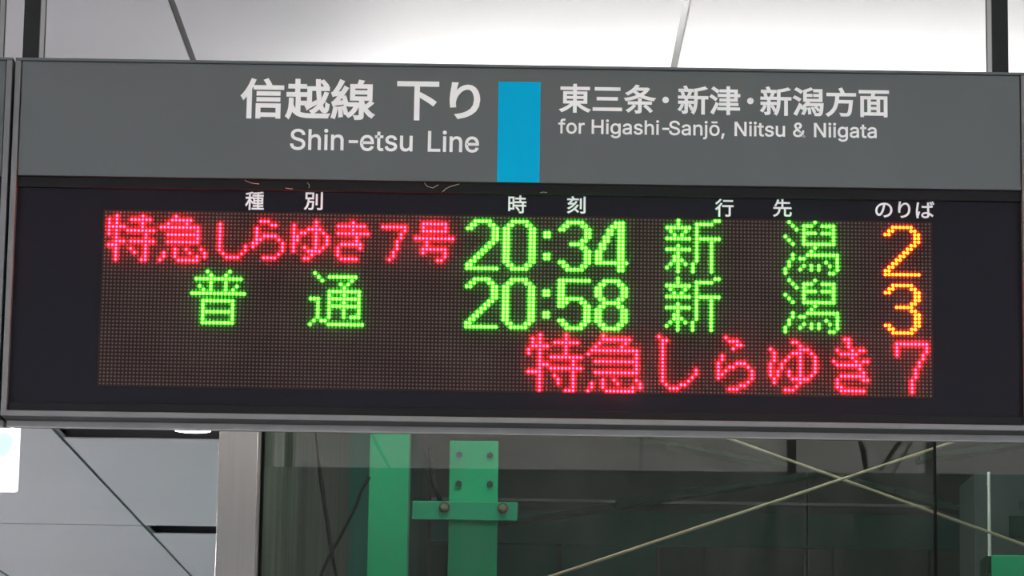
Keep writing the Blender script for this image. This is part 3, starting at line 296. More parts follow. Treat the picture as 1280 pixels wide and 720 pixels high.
 'Niigata': ['60 0 60 509 136 509 343 183 347 176 352 169 357 160 363 151 369 141 375 130 381 119 388 107 394 94 401 82 407 68 414 55 405 54 403 68 402 81 401 95 401 108 400 121 400 134 399 146 399 157 399 195 399 509 463 509 463 0 387 0 202 290 177 331 171 342 164 354 156 367 148 381 108 452 119 454 122 384 124 328 125 291 125 0', '576 0 576 379 637 379 637 0', '607 443 599 444 591 446 584 449 577 455 572 461 568 468 565 475 565 483 565 491 568 499 572 506 577 512 584 517 591 521 599 523 607 524 616 523 623 521 631 517 637 512 643 506 647 499 649 491 650 483 649 475 647 468 643 461 637 455 631 449 623 446 616 444', '743 0 743 379 804 379 804 0', '774 443 765 444 757 446 750 449 744 455 738 461 734 468 732 475 731 483 732 491 734 499 738 506 744 512 750 517 757 521 765 523 774 524 782 523 790 521 797 517 804 512 809 506 813 499 816 491 816 483 816 475 813 468 809 461 804 455 797 449 790 446 782 444', '1064 -151 1043 -150 1024 -148 1007 -144 990 -140 976 -134 962 -127 950 -119 939 -110 929 -101 921 -91 913 -80 907 -69 958 -41 962 -47 967 -53 972 -59 978 -66 985 -72 992 -78 1001 -83 1011 -88 1022 -92 1034 -95 1048 -97 1064 -97 1085 -96 1105 -92 1123 -85 1139 -75 1152 -62 1161 -47 1166 -28 1168 -6 1168 68 1163 68 1159 62 1154 56 1149 49 1143 41 1136 34 1128 28 1119 21 1109 16 1097 11 1084 8 1068 5 1052 5 1029 6 1008 10 988 17 969 27 952 39 937 53 923 71 912 90 903 112 896 136 892 163 891 191 892 220 896 246 902 271 912 293 923 314 936 332 952 347 969 361 988 371 1008 378 1030 383 1053 384 1069 384 1085 382 1098 378 1110 373 1121 367 1130 360 1138 353 1145 346 1151 338 1156 331 1160 325 1164 319 1170 319 1170 379 1229 379 1229 -9 1228 -32 1224 -54 1217 -73 1207 -90 1195 -104 1181 -117 1165 -127 1147 -136 1128 -142 1107 -147 1086 -150', '1061 59 1078 60 1094 63 1108 68 1120 75 1131 84 1141 95 1150 107 1157 121 1162 137 1166 154 1168 172 1169 193 1168 212 1166 231 1162 248 1157 264 1150 278 1142 291 1132 303 1121 312 1108 320 1094 325 1078 329 1061 330 1044 329 1029 325 1015 320 1002 312 990 302 980 290 972 277 965 262 960 246 956 229 954 212 953 193 954 173 956 155 960 138 965 123 972 108 981 96 991 85 1002 76 1015 68 1029 63 1045 60', '1441 -9 1424 -8 1407 -5 1391 -1 1376 5 1362 12 1350 22 1339 32 1329 45 1322 58 1316 73 1313 90 1312 108 1313 123 1315 138 1319 150 1325 161 1332 171 1340 179 1349 187 1359 193 1370 199 1382 203 1394 207 1407 211 1420 213 1433 216 1447 218 1460 220 1515 227 1525 228 1534 230 1541 232 1547 235 1551 238 1555 243 1557 248 1557 255 1557 257 1557 268 1555 279 1552 288 1548 297 1543 304 1537 311 1530 317 1522 322 1512 326 1501 329 1490 330 1477 331 1464 330 1452 329 1441 326 1431 322 1422 318 1413 313 1406 307 1399 301 1394 294 1389 288 1385 281 1382 274 1323 291 1330 308 1339 322 1349 335 1360 346 1373 355 1386 364 1400 370 1415 375 1430 379 1445 382 1460 384 1476 384 1486 384 1497 383 1509 382 1521 379 1533 376 1545 372 1556 367 1567 360 1578 353 1588 343 1596 333 1604 320 1610 306 1615 290 1617 272 1618 251 1618 0 1558 0 1558 52 1554 52 1550 45 1546 38 1540 32 1534 25 1526 18 1517 12 1508 6 1497 1 1485 -3 1472 -6 1457 -8', '1452 45 1468 46 1483 49 1497 53 1510 59 1521 66 1530 74 1538 83 1545 93 1550 104 1554 115 1556 126 1557 138 1557 190 1555 188 1551 186 1547 184 1541 182 1535 180 1528 179 1521 177 1513 176 1482 171 1457 168 1446 166 1436 164 1426 162 1416 159 1407 155 1399 150 1391 145 1385 139 1380 132 1376 124 1374 115 1374 105 1374 95 1376 87 1379 79 1384 72 1389 66 1396 61 1403 56 1411 52 1421 49 1430 47 1441 46', '1875 379 1875 327 1677 327 1677 379', '1736 471 1797 471 1797 98 1797 86 1799 76 1803 68 1807 61 1813 56 1821 53 1830 51 1841 50 1856 51 1873 54 1884 2 1879 0 1874 -1 1869 -2 1863 -3 1857 -3 1851 -4 1845 -4 1839 -4 1816 -3 1796 2 1778 10 1763 21 1751 35 1743 52 1737 71 1736 93', '2058 -9 2041 -8 2024 -5 2008 -1 1993 5 1979 12 1966 22 1955 32 1946 45 1938 58 1933 73 1930 90 1929 108 1929 123 1932 138 1936 150 1941 161 1948 171 1956 179 1966 187 1976 193 1987 199 1998 203 2011 207 2024 211 2037 213 2050 216 2063 218 2076 220 2132 227 2142 228 2151 230 2158 232 2164 235 2168 238 2171 243 2173 248 2174 255 2174 257 2173 268 2172 279 2169 288 2165 297 2160 304 2154 311 2146 317 2138 322 2129 326 2118 329 2107 330 2094 331 2081 330 2069 329 2058 326 2047 322 2038 318 2030 313 2022 307 2016 301 2010 294 2005 288 2001 281 1998 274 1939 291 1947 308 1955 322 1965 335 1977 346 1989 355 2003 364 2017 370 2031 375 2046 379 2062 382 2077 384 2092 384 2103 384 2114 383 2125 382 2137 379 2149 376 2161 372 2173 367 2184 360 2195 353 2204 343 2213 333 2221 320 2227 306 2231 290 2234 272 2235 251 2235 0 2175 0 2175 52 2171 52 2167 45 2162 38 2157 32 2150 25 2143 18 2134 12 2124 6 2114 1 2102 -3 2088 -6 2074 -8', '2069 45 2085 46 2100 49 2114 53 2126 59 2137 66 2147 74 2155 83 2162 93 2167 104 2171 115 2173 126 2174 138 2174 190 2171 188 2168 186 2163 184 2158 182 2151 180 2145 179 2137 177 2130 176 2098 171 2074 168 2063 166 2053 164 2042 162 2033 159 2023 155 2015 150 2008 145 2002 139 1997 132 1993 124 1991 115 1990 105 1991 95 1993 87 1996 79 2000 72 2006 66 2012 61 2020 56 2028 52 2037 49 2047 47 2058 46'],
}
LATIN_LAYOUT = {'Shin-etsu Line': (38, 4820, -9, 524, [0, 3480]), 'for Higashi-Sanjō, Niitsu & Niigata': (6, 11128, -151, 530, [0, 1116, 6116, 8188, 8893])}


# ================================================================== THE SETTING
# ceiling: a dark void above rows of white panels, 0.9 m wide and 2.7 m long
H_ABOVE = CEIL - CAM_Z
JX = [on_ceiling(227, 38).x, on_ceiling(852, 38).x]         # two long joints seen above the board
PW = JX[1] - JX[0]
JB = on_ceiling(160, 636).x
GLASS_Y = 7.47
MULL_X = at(275, 540, GLASS_Y).x
SLOT1 = on_ceiling(170, 535).y, on_ceiling(170, 549.5).y
SLOT2 = on_ceiling(230, 657.5).y, on_ceiling(230, 670).y
ROW = SLOT2[0] - SLOT1[0]
ceiling = bpy.data.objects.new('ceiling', None); COL.objects.link(ceiling); ceiling['kind'] = 'structure'
bm = bmesh.new()
bm_box(bm, -6.5, 6.5, -4.1, GLASS_Y + 0.06, CEIL + 0.22, CEIL + 0.3)
bm_box(bm, -6.5, MULL_X + 0.06, GLASS_Y + 0.061, 23.0, CEIL + 0.22, CEIL + 0.3)
done('ceiling_void', bm, M_PLENUM, ceiling)
GAP = 0.013
def panel_mesh(w, l):
    bm = bmesh.new(); bm_box(bm, 0, w, 0, l, 0, 0.006, 0.001)
    bmesh.ops.recalc_face_normals(bm, faces=bm.faces)
    me = bpy.data.meshes.new('ceiling_panel'); bm.to_mesh(me); bm.free(); me.materials.append(M_PANEL); return me
cache = {}
def put_panel(x0, x1, y0, y1):
    if x1 - x0 < 0.05 or y1 - y0 < 0.05: return
    k = (round(x1 - x0, 3), round(y1 - y0, 3))
    if k not in cache: cache[k] = panel_mesh(*k)
    o = link('ceiling_panel', cache[k], None, ceiling); o.location = (x0, y0, CEIL + random.uniform(0, 0.0015))
for i in range(-6, 7):
    xa, xb = JX[0] + (i - 1) * PW + GAP / 2, JX[0] + i * PW - GAP / 2
    if i == 0: xa = JB + GAP / 2
    if i < 0: xa, xb = JB + i * PW + GAP / 2, JB + (i + 1) * PW - GAP / 2
    xa, xb = max(xa, -6.0), min(xb, 6.0)
    for j in range(-6, 5):
        ya = SLOT1[0] + j * ROW; yb = ya + ROW
        if yb < -3.9: continue
        # right of the second long joint the rows are parted by open slots, left of it by a thin joint
        wide = i == 0
        lo = ya + ((SLOT1[1] - SLOT1[0]) * (1.0 if j == 0 else 1.15) if wide and j >= 0 else GAP * 0.5)
        if i < 0: lo += 0.03
        hi = yb - (GAP * 0.5 if not wide else 0.0)
        lo = max(lo, -3.98); hi = min(hi, 22.9)
        if i < 0 and j == -1:                       # no joint shows here: one long panel spans both rows
            hi += ROW
        if i < 0 and j == 0: continue
        if i == 1:                                   # meets the glass wall and its return
            if lo > GLASS_Y: continue
            hi = min(hi, GLASS_Y - 0.05)
        if i > 1:
            if lo > GLASS_Y: continue
            hi = min(hi, GLASS_Y - 0.05)
        put_panel(xa, xb, lo, hi)
for s0, s1 in (SLOT1, SLOT2):
    box('slot_shade_sheet', JB + 0.01, JX[0] - 0.01, s1 + 0.012, s1 + 0.02, CEIL + 0.007, CEIL + 0.215, M_SLOT_SHADE, ceiling)  # sheet added in each slot, the slot's shade put into its grey
for i in range(-6, 7):
    X = JX[0] + i * PW if i >= 0 else JB + (i + 1) * PW
    if abs(X) < 5.9: box('joint_bar', X - 0.012, X + 0.012, -3.98, (GLASS_Y - 0.05) if i > 0 else 22.9, CEIL + 0.009, CEIL + 0.012, M_FRAME, ceiling)
fl = box('floor', -6.5, 6.5, -4.1, 23.0, -0.1, 0.0, M_FLOOR, kind='structure')
box('wall_left', -6.2, -6.0, -4.1, 23.0, 0, CEIL + 0.22, M_WALL, kind='structure')
box('wall_right', 6.0, 6.2, -4.1, GLASS_Y + 0.05, 0, CEIL + 0.22, M_WALL, kind='structure')
box('wall_back', -6.2, 6.2, -4.3, -4.1, 0, CEIL + 0.22, M_WALL, kind='structure')
box('wall_far', -6.2, MULL_X + 0.1, 23.0, 23.2, 0, CEIL + 0.22, M_WALL, kind='structure')

# return wall running back from the steel post: weathered, seen through the glass
RX = at(327, 560, GLASS_Y).x
ret = box('wall_return', RX - 0.06, RX, GLASS_Y + 0.1, 11.6, -0.3, 4.6, M_OLIVE, kind='structure')
box('wall_return', RX - 0.06, RX, 11.6, 23.0, -0.3, 4.6, M_TEAL, kind='structure')

# glass partition
win = bpy.data.objects.new('window_1', None); COL.objects.link(win); win['kind'] = 'structure'
m0, m1 = at(274.5, 540, GLASS_Y - 0.045).x, at(323.5, 545, GLASS_Y - 0.045).x
box('steel_mullion', m0, m1, GLASS_Y - 0.045, GLASS_Y + 0.06, 0, CEIL - 0.001, M_STEEL, win, 0.002)
win.location = (MULL_X, GLASS_Y, 0); win.rotation_euler = (0, 0, -0.018)
a = at(324.5, 545, GLASS_Y - 0.01).x; b = at(327.5, 545, GLASS_Y - 0.01).x; c = at(330.5, 545, GLASS_Y - 0.01).x
box('gasket', m1, a, GLASS_Y - 0.02, GLASS_Y + 0.02, 0, CEIL - 0.001, M_RUBBER, win)
box('glazing_bead', a, b, GLASS_Y - 0.03, GLASS_Y + 0.02, 0, CEIL - 0.001, M_BEAD, win)
box('gasket', b, c, GLASS_Y - 0.014, GLASS_Y + 0.02, 0, CEIL - 0.001, M_RUBBER, win)
seam = at(1167, 640, GLASS_Y).x
box('glass_pane', c, seam - 0.003, GLASS_Y - 0.005, GLASS_Y + 0.005, 0.02, CEIL - 0.001, M_GLASS, win)
box('glass_pane', seam + 0.003, 3.4, GLASS_Y - 0.005, GLASS_Y + 0.005, 0.02, CEIL - 0.001, M_GLASS, win)
box('silicone_joint', seam - 0.003, seam + 0.003, GLASS_Y - 0.006, GLASS_Y + 0.006, 0.02, CEIL - 0.001, M_RUBBER, win)
box('steel_mullion', 3.4, 3.49, GLASS_Y - 0.045, GLASS_Y + 0.06, 0, CEIL - 0.001, M_STEEL, win, 0.002)
box('glass_pane', 3.49, 6.0, GLASS_Y - 0.005, GLASS_Y + 0.005, 0.02, CEIL - 0.001, M_GLASS, win)

# ---------------- beyond the glass: canopy, fascia, cladding
CAN_Z = 4.4
def at_z(px, py, z):
    return on_ceiling(px, py, z)
fy = at_z(900, 627, CAN_Z).y
can = box('ceiling_outdoor', RX, 9.0, GLASS_Y + 0.1, fy, CAN_Z, CAN_Z + 0.15, M_CANOPY, kind='structure')
wf = bpy.data.objects.new('wall_outdoor', None); COL.objects.link(wf); wf['kind'] = 'structure'
z = lambda py, Y: at(900, py, Y).z
FY = fy + 0.02
xl, xr = RX, 9.0
box('pale_fascia_strip', xl, xr, FY - 0.03, FY + 0.05, z(630.5, FY), CAN_Z + 0.15, M_PALE, wf)
box('slate_band', xl, xr, FY, FY + 0.1, z(642, FY), z(630.5, FY), M_SLATE, wf)
box('teal_band', xl, xr, FY - 0.06, FY + 0.1, z(684, FY), z(642, FY), M_TEAL, wf)
xs = [at(p, 690, FY).x for p in (560, 590, 700, 822, 880, 1005, 1040, 1160, 1330)] + [9.0]
for i in range(len(xs) - 1):
    box('cladding_sheet', xs[i] + 0.01, xs[i + 1] - 0.01, FY - (0.02 if i % 2 else 0.05), FY + 0.1, 0.0, z(684, FY) - 0.004, M_TEAL if i < 3 else M_SLATE, wf)
box('cladding_backing', RX - 0.1, 9.0, FY + 0.11, FY + 0.2, -0.3, CAN_Z + 0.15, M_SLATE, wf)
gr = box('ground_outdoor', RX, 9.0, GLASS_Y + 0.1, fy + 1, -0.3, -0.05, M_SLATE, kind='structure')

# ================================================================== THE DEPARTURE BOARD
Y_LED, Y_SCR, Y_FRM, Y_HEAD, Y_EDGE = 5.0, 5.001, 4.994, 4.990, 4.986
BACK = 5.14
X_L, X_R = -0.7668, 0.7782               # outer sides
FX_L, FX_R = X_L + 0.0088, 0.7690        # inner edge of the side frames
Z_T, Z_H, Z_B = 2.8204, 2.6373, 2.2767
board = thing('departure_board', 'grey hanging departure board with red, green and amber dot-matrix text below white lettering', 'sign', 'row of hanging boards', (0.005, 5.07, Z_B))
def housing(parent, tag=''):
    box('housing', X_L + 0.002, X_R - 0.002, Y_SCR + 0.006, BACK, Z_B - 0.006, Z_T - 0.004, M_BACK, parent, 0.002)
    box('top_cap', X_L, X_R, Y_EDGE, BACK + 0.004, Z_T - 0.004, Z_T, M_GREY, parent, 0.0004)
    for x0, x1 in ((X_L, FX_L), (FX_R, X_R)):
        box('side_frame', x0, x1, Y_EDGE, BACK + 0.004, Z_B - 0.002, Z_T - 0.0042, M_FRAME, parent, 0.0012)
    hp = box('header_panel', FX_L + 0.0012, FX_R - 0.0012, Y_HEAD, Y_SCR + 0.005, Z_H, Z_T - 0.0046, M_GREY, parent, 0.0008)
    # the rail under the screen: pale front lip, dark recess, rear lip coloured paler against its shade
    zl = at(640, 528.6, Y_EDGE).z
    box('front_rail', X_L, X_R, Y_EDGE, Y_EDGE + 0.004, zl, Z_B - 0.0006, M_RAIL, parent, 0.0008)
    box('rail_recess', X_L + 0.001, X_R - 0.001, Y_EDGE + 0.0042, BACK - 0.01, zl + 0.001, Z_B - 0.003, M_DARKGROOVE, parent)
    y2 = 5.046
    box('rear_rail', X_L + 0.0006, X_R - 0.0006, y2, y2 + 0.012, at(640, 542.6, y2).z, zl + 0.0009, M_RAIL_REAR, parent, 0.0006)
    return hp
hp = housing(board)
# hangers: two square tubes up to the ceiling; dark strips paint their shaded faces
HANG = []
def hanger(X, parent):
    o = box('hanger_tube', X - 0.0115, X + 0.0115, 5.0071, 5.060, Z_T - 0.01, CEIL - 0.012, M_TUBEGREY, parent, 0.0006)
    for y0, y1 in ((5.0, 5.007), (5.0601, 5.067)): box('hanger_shaded_face', X - 0.0125, X + 0.0125, y0, y1, Z_T - 0.01, CEIL - 0.012, M_HANGER, o, 0.0006)
    return o
for pa, pb in ((38.3, 28 + 11.0), (1249.3, 1249.5)):
    X = at(pb, 77 if pb < 600 else 94, 5.01).x
    o = hanger(X, board)
    box('ceiling_flange', X - 0.04, X + 0.04, 4.99, 5.08, CEIL - 0.012, CEIL - 0.001, M_HANGER, board, 0.002)
    HANG.append(X)
p = at(68, 75.5, 5.05)
bm = bmesh.new(); bmesh.ops.create_uvsphere(bm, u_segments=16, v_segments=8, radius=0.0072, matrix=Matrix.Translation((p.x, 5.05, Z_T + 0.0005)) @ Matrix.Diagonal((1, 1, 0.72, 1)))
done('cap_screw', bm, M_HANGER, board, True)

# blue stripe and lettering on the header
YL = Y_HEAD
a, b = at(622.3, 102.8, YL), at(675.2, 228.5, YL)
cx = at(648.6, 165, YL).x; w = (at(675, 165, YL).x - at(622.2, 165, YL).x) / 2
box('blue_stripe', cx - w, cx + w, YL - 0.0008, YL, Z_H + 0.0003, at(648, 102.5, YL).z, M_BLUE, hp, label='cyan blue line colour stripe')
L = lambda body, px, bold: text('lettering', body, px, YL, M_WHITE, hp, bold)
L('信越線', (300.5, 98.3, 469.5, 149.8), 0.022)
L('下', (496, 101.7, 548.7, 150.5), 0.022)
L('り', (562, 103, 600.3, 149), 0.024)
latin('Shin-etsu Line', (362.7, 162.2, 598.7, 189.2), YL, M_WHITE, hp, 0.009)
L('東三条', (698.7, 105.3, 820.3, 141.5), 0.020)
L('新津', (846.8, 107.3, 925.4, 143.7), 0.020)
L('新潟方面', (949.8, 109.0, 1111.3, 146.0), 0.020)
latin('for Higashi-Sanjō, Niitsu & Niigata', (697.7, 151.2, 1095.8, 174.8), YL, M_WHITE, hp, 0.010)
for px, py in ((832, 125), (938, 126.3)):
    q = at(px, py, YL); bar('lettering', (q.x, YL - 0.0007, q.z), (q.x, YL + 0.0005, q.z), 0.0050, M_WHITE, hp, 20)

# the screen
scr = box('screen_panel', FX_L, FX_R, Y_SCR, Y_SCR + 0.005, Z_B, Z_H, M_SCREEN, board)
zf = at(640, 242.5, Y_FRM).z
box('screen_frame', FX_L + 0.0005, FX_R - 0.0005, Y_FRM, Y_SCR, zf, Z_H - 0.0008, M_BLACK, board, 0.0008)
box('glow_stop_strip', FX_L + 0.0005, FX_R - 0.0005, Y_HEAD - 0.0004, Y_FRM, Z_H - 0.0013, Z_H - 0.0001, M_BLACK, board)  # black strip added for the dark line, keeps LED glow off the header
zb = at(640, 512.0, Y_FRM).z
box('screen_frame', FX_L + 0.0005, FX_R - 0.0005, Y_FRM, Y_SCR, Z_B, zb, M_BLACK, board, 0.0008)
for body, px in (('種', (306.5, 239.5, 330, 262.5)), ('別', (380, 240, 403.5, 262.7)), ('時', (635.3, 244.3, 658, 266.7)), ('刻', (708.7, 245.2, 732, 267)),
                 ('行', (893.7, 248.5, 917, 270.9)), ('先', (966, 248.9, 989.7, 271.2)), ('のりば', (1094, 251.2, 1168, 272.7))):
    text('printed_character' if len(body) == 1 else 'printed_word', body, px, Y_SCR, M_PRINT, scr, 0.014)
P = 0.005609562255781392; LX, LZ = -0.6214842551308126, 2.5842607357868816
led = box('led_board', LX - P * 0.75, LX + P * 223.75, Y_LED, Y_LED + 0.0009, LZ - P * 47.75, LZ + P * 0.75, M_BOARD, board)

# name,(col0,row0),colour,[row specs]
def R(s):
    out=[]
    for t in s.split():
        if '-' in t:
            a,b=t.split('-'); out+=range(int(a),int(b)+1)
        else: out.append(int(t))
    return out
def rows(base,txt):
    """'3 10;1 3 7-12;...' successive rows starting at base"""
    d=[]
    for i,l in enumerate(txt.split(';')):
        for c in R(l): d.append((c,base+i))
    return d
TWO=rows(1,"2-6;1 2 6 7;0 1 7 8;7 8;7 8;7 8;6 7;5 6;4 5;3 4;2 3;1 2;0 1;0-8")
ZERO=rows(1,"2-6;1 2 6 7"+";0 1 7 8"*10+";1 2 6 7;2-6")
COLON=rows(4,"0 1;0 1")
COLON2=rows(10,"0 1;0 1")
THREE=rows(1,"2-6;1 2 6 7;0 1 7 8;7 8;7 8;6 7;3-6;6 7;7 8;7 8;7 8;0 1 7 8;1 2 6 7;2-6")
FOUR=rows(1,"5 6 7;4-7;3 4 6 7;3 4 6 7;2 3 6 7;2 3 6 7;1 2 6 7;1 2 6 7;0 1 6 7;0 1 6 7;0 1 6 7;0-8;6 7;6 7")
FIVE=rows(1,"0-8;0 1;0 1;0 1;0 1;0-6;0 1 2 6 7;0 1 7 8;7 8;7 8;7 8;0 1 7 8;1 2 6 7;2-6")
EIGHT=rows(1,"2-6;1 2 6 7;0 1 7 8;0 1 7 8;0 1 7 8;1 2 6 7;2-6;1 2 6 7;0 1 7 8;0 1 7 8;0 1 7 8;0 1 7 8;1 2 6 7;2-6")
SHIN=rows(0,"3 13 14;3 8-12;0-6 8;1 5 8;2 4 8;0-6 8-14;8 12;3 8 12;0-6 8 12;3 8 12;2 3 8 12;2 3 4 8 12;1 3 5 7 12;0 3 7 12;3 7 12")
GATA=rows(0,"1 8;2 5 6 7 10-13;3 5 13;5-8 10-13;0 5 13;1 5 13;2 5-13;8;7;2 6-14;2 4 5 14;1 11 14;1 5 7 9 12 14;0 4 7 9 14;0 12 13")
O2=rows(1,"2-7;1 2 7 8;0 1 8 9;8 9;8 9;7 8;6 7;5 6;4 5;3 4;2 3;1 2;0 1;0-9")
O3=rows(1,"2-7;1 2 7 8;0 1 8 9;8 9;8 9;7 8;3-7;7 8;8 9;8 9;8 9;0 1 8 9;1 2 7 8;2-7")
FU=rows(0,"4 10;5 9;1-13;5 9;2 5 9 12;3 5 9 11;0-14;;3-11;3 11;3 11;3-11;3 11;3 11;3-11")
TSU=rows(0,"1;2 5-12;3 11;8 10;9;5-13;5 9 13;0 1 2 5-13;2 5 9 13;2 5-13;2 5 9 13;2 5 9 13;2 5 9 11 12 13;1 3 4;0 5-14")
TOKU=rows(1,"3 10;1 3 7-12;1 3 10;1-5 10;1 3 6-13;1 3 11;3 11;3-5 7-13;1-3 11;3 7 11;3 8 11;3 11;3 10 11")
KYU=rows(1,"19;18-23;17 22;15-25;25;17-25;25;17-25;;19 22 26;16 19 23 27;16 19 25 27;15 20-25")
SI=rows(3,"0;0;0;0;0;0;0 7;0 7;1 6;2-5")
RA=rows(2,"2-4;5 6;1;1;1 3-6;1 2 7;0 1 8;0 8;8;7;3-6")
YU=rows(2,"6;0 6;0 4-7;0 2 3 6 8;0 1 6 9;0 1 6 9;0 6 9;0 3 6 8;0 4-7;5;3 4")
KI=rows(2,"4;0-7;4;0-8;5;5;1-6;0 6;0;0;1-5")
NANA=rows(3,"0-6;6;5;5;4;4;4;3;3;2")
GOU=rows(2,"2-8;2 8;2-8;;0-10;3;3;2-8;2 8;8;6 7")
TOKU3=rows(0,"3 10;1 3 10;1 3 7-13;1-5 10;0 3 10;0 3 10;3 6-14;3 12;3-5 12;3 6-14;0-3 12;3 7 12;3 8 12;3 8 12;3 12;3 10-12")
KYU3=rows(0,"4;4-11;3 10;2 9;1-13;0 13;13;2-13;13;13;2-13;;4 7 13;1 4 8 14;1 4 12 14;0 5-12")
SI3=rows(0,"0;1 2;1;1;1;1;1;1;1;1 10;1 10;1 9;1 8;2 6 7;3-5")
RA3=rows(0,"2;3-5;5 6;4;;1;1;0 5-7;0 3 4 8;0 2 9;0 1 9;0 9;8;6 7;3-5")
YU3=rows(1,"6 7;8;0 8-10;1 6-8 11;1 5 8 12;1 4 8 12;0 3 8 12;0 3 8 12;0 2 5 8 12;0 2 5 8 11;1 6-10;1 8;7;4-6")
KI3=rows(0,"3 4;4;4;1 5 7 8;2-6;5;0 6 8 9;1-7;7;8;2-8;1 8 9;1;1 2;2-8")
NANA3=rows(1,"0-8;0 8;0 8;0 7;7;6;6;5;5;5;4;4;4;4")
LED=[('red',0,0,TOKU),('red',0,0,KYU),('red',31,0,SI),('red',40,0,RA),('red',51,0,YU),('red',63,0,KI),('red',75,0,NANA),('red',84,0,GOU),
('green',98,0,TWO),('green',108,0,ZERO),('green',119,0,COLON),('green',119,0,COLON2),('green',123,0,THREE),('green',133,0,FOUR),('green',152,0,SHIN),('green',184,0,GATA),('amber',211,0,O2),
('green',24,16,FU),('green',56,16,TSU),('green',98,16,TWO),('green',108,16,ZERO),('green',119,16,COLON),('green',119,16,COLON2),('green',123,16,FIVE),('green',133,16,EIGHT),('green',152,16,SHIN),('green',184,16,GATA),('amber',211,16,O3),
('red',115,32,TOKU3),('red',131,32,KYU3),('red',150,32,SI3),('red',166,32,RA3),('red',180,32,YU3),('red',197,32,KI3),('red',214,32,NANA3)]


NSEG = 8
def dome(vs, fs, c, r, rad, h):
    x, z = LX + c * P, LZ - r * P; n0 = len(vs)
    for k in range(NSEG):
        a = 2 * math.pi * (k + 0.5) / NSEG; vs.append((x + rad * math.cos(a), Y_LED, z + rad * math.sin(a)))
    for k in range(NSEG):
        a = 2 * math.pi * (k + 0.5) / NSEG; vs.append((x + rad * 0.72 * math.cos(a), Y_LED - h * 0.75, z + rad * 0.72 * math.sin(a)))
    vs.append((x, Y_LED - h, z)); t = n0 + 2 * NSEG
    for k in range(NSEG):
        k2 = (k + 1) % NSEG
        fs.append((n0 + k, n0 + k2, n0 + NSEG + k2, n0 + NSEG + k)); fs.append((n0 + NSEG + k, n0 + NSEG + k2, t))
lit = set()
for colr, c0, r0, dots in LED:
    vs, fs = [], []
    rad = P * (0.30 if colr == 'red' else 0.41)
    for c, r in dots:
        lit.add((c0 + c, r0 + r)); dome(vs, fs, c0 + c, r0 + r, rad, P * 0.45)
    me = bpy.data.meshes.new('lit_led_character'); me.from_pydata(vs, [], fs); me.update()
    link('lit_led_character', me, M_LEDS[colr], led, label='glowing %s dot-matrix character' % colr)
vs, fs = [], []
NSEG = 6
for r in range(48):
    for c in range(224):
        if (c, r) not in lit: dome(vs, fs, c, r, P * 0.30, P * 0.16)
me = bpy.data.meshes.new('unlit_leds'); me.from_pydata(vs, [], fs); me.update()
link('unlit_leds', me, M_OFF, led, kind='stuff')

# dust threads caught on the upper edge of the screen frame
for pts in (((303, 221), (307, 226), (315, 229), (324, 230)), ((530, 228), (534, 233), (541, 235), (548, 231)), ((553, 240), (557, 236), (563, 233), (574, 230)),
            ((675, 241), (679, 240), (684, 241)), ((384, 228), (387, 232), (386, 235)), ((357, 235), (363, 236), (366, 236))):
    tube('dust_thread', [at(x, y, Y_FRM - 0.002) for x, y in pts], 0.00032, M_COBWEB, board, 4)

# neighbouring boards, same build
def neighbour(dx, label, first):
    b = thing('departure_board', label, 'sign', 'row of hanging boards', (0.005, 5.07, Z_B))
    housing(b)
    s = box('screen_panel', FX_L, FX_R, Y_SCR, Y_SCR + 0.005, Z_B, Z_H, M_SCREEN, b)
    for X in (HANG if first else [0.005 - 0.41, 0.005 + 0.392]):
        hanger(X, b)
    return b
nb = [(neighbour(0, 'plain grey end of the next hanging board, at the left edge', True), -(X_R - X_L) - 0.0045),
      (neighbour(0, 'plain grey edge of the next hanging board, at the right end', False), (X_R - X_L) + 0.0045)]

# cables down to the right-hand neighbour, seen mirrored in the glass
YM = GLASS_Y * 2 - 5.09
def mirrored(px, py, Y):  # never below the board's top
    """point whose mirror image in the glass partition shows at the pixel"""
    q = at(px - 38, py, 2 * GLASS_Y - Y); return Vector((q.x, Y, max(q.z, Z_T + 0.012)))
cab = thing('power_cable', 'black cable hanging from the ceiling behind the board, mirrored in the glass', 'cable', None, (mirrored(1080, 590, 5.1).x, 5.1, Z_T))
tube('cable_run', [mirrored(x, y, 5.10) for x, y in ((1060, 470), (1066, 515), (1072, 548), (1079, 566), (1080, 578), (1082, 591))], [0.004, 0.004, 0.004, 0.009, 0.008, 0.005], M_CABLE, cab)
cab2 = thing('power_cable', 'slanting black cable hanging right of the other one, mirrored in the glass', 'cable', None, (mirrored(1100, 590, 5.1).x, 5.1, Z_T))
tube('cable_run', [mirrored(x, y, 5.10) for x, y in ((1150, 480), (1138, 530), (1128, 550), (1112, 572), (1100, 592))], 0.006, M_CABLE, cab2)

# ================================================================== LIGHTS
lamp_no = 0
def added_hall_lamp(x, y, label, glow=None):  # unseen lamps added to light the boards and the ceiling
    t = thing('added_ceiling_light', label, 'light', 'added ceiling lights of the hall', (x, y, CEIL))
    box('lamp_housing', x - 0.65, x + 0.65, y - 0.11, y + 0.11, CEIL - 0.05, CEIL - 0.003, M_LAMPBODY, t, 0.004)
    box('lamp_diffuser', x - 0.62, x + 0.62, y - 0.085, y + 0.085, CEIL - 0.085, CEIL - 0.051, glow or M_TUBE, t, 0.004)
for x, y, l in ((-2.9, -1.6, 'left'), (0.1, -1.6, 'middle'), (3.1, -1.6, 'right')):
    added_hall_lamp(x, y, 'added, unseen ceiling light behind the viewer, %s one of its row' % l)
for x, y, l in ((-3.1, 1.4, 'left'), (2.9, 1.4, 'right')):
    added_hall_lamp(x, y, 'added, unseen ceiling light in front of the boards, %s one of two' % l)
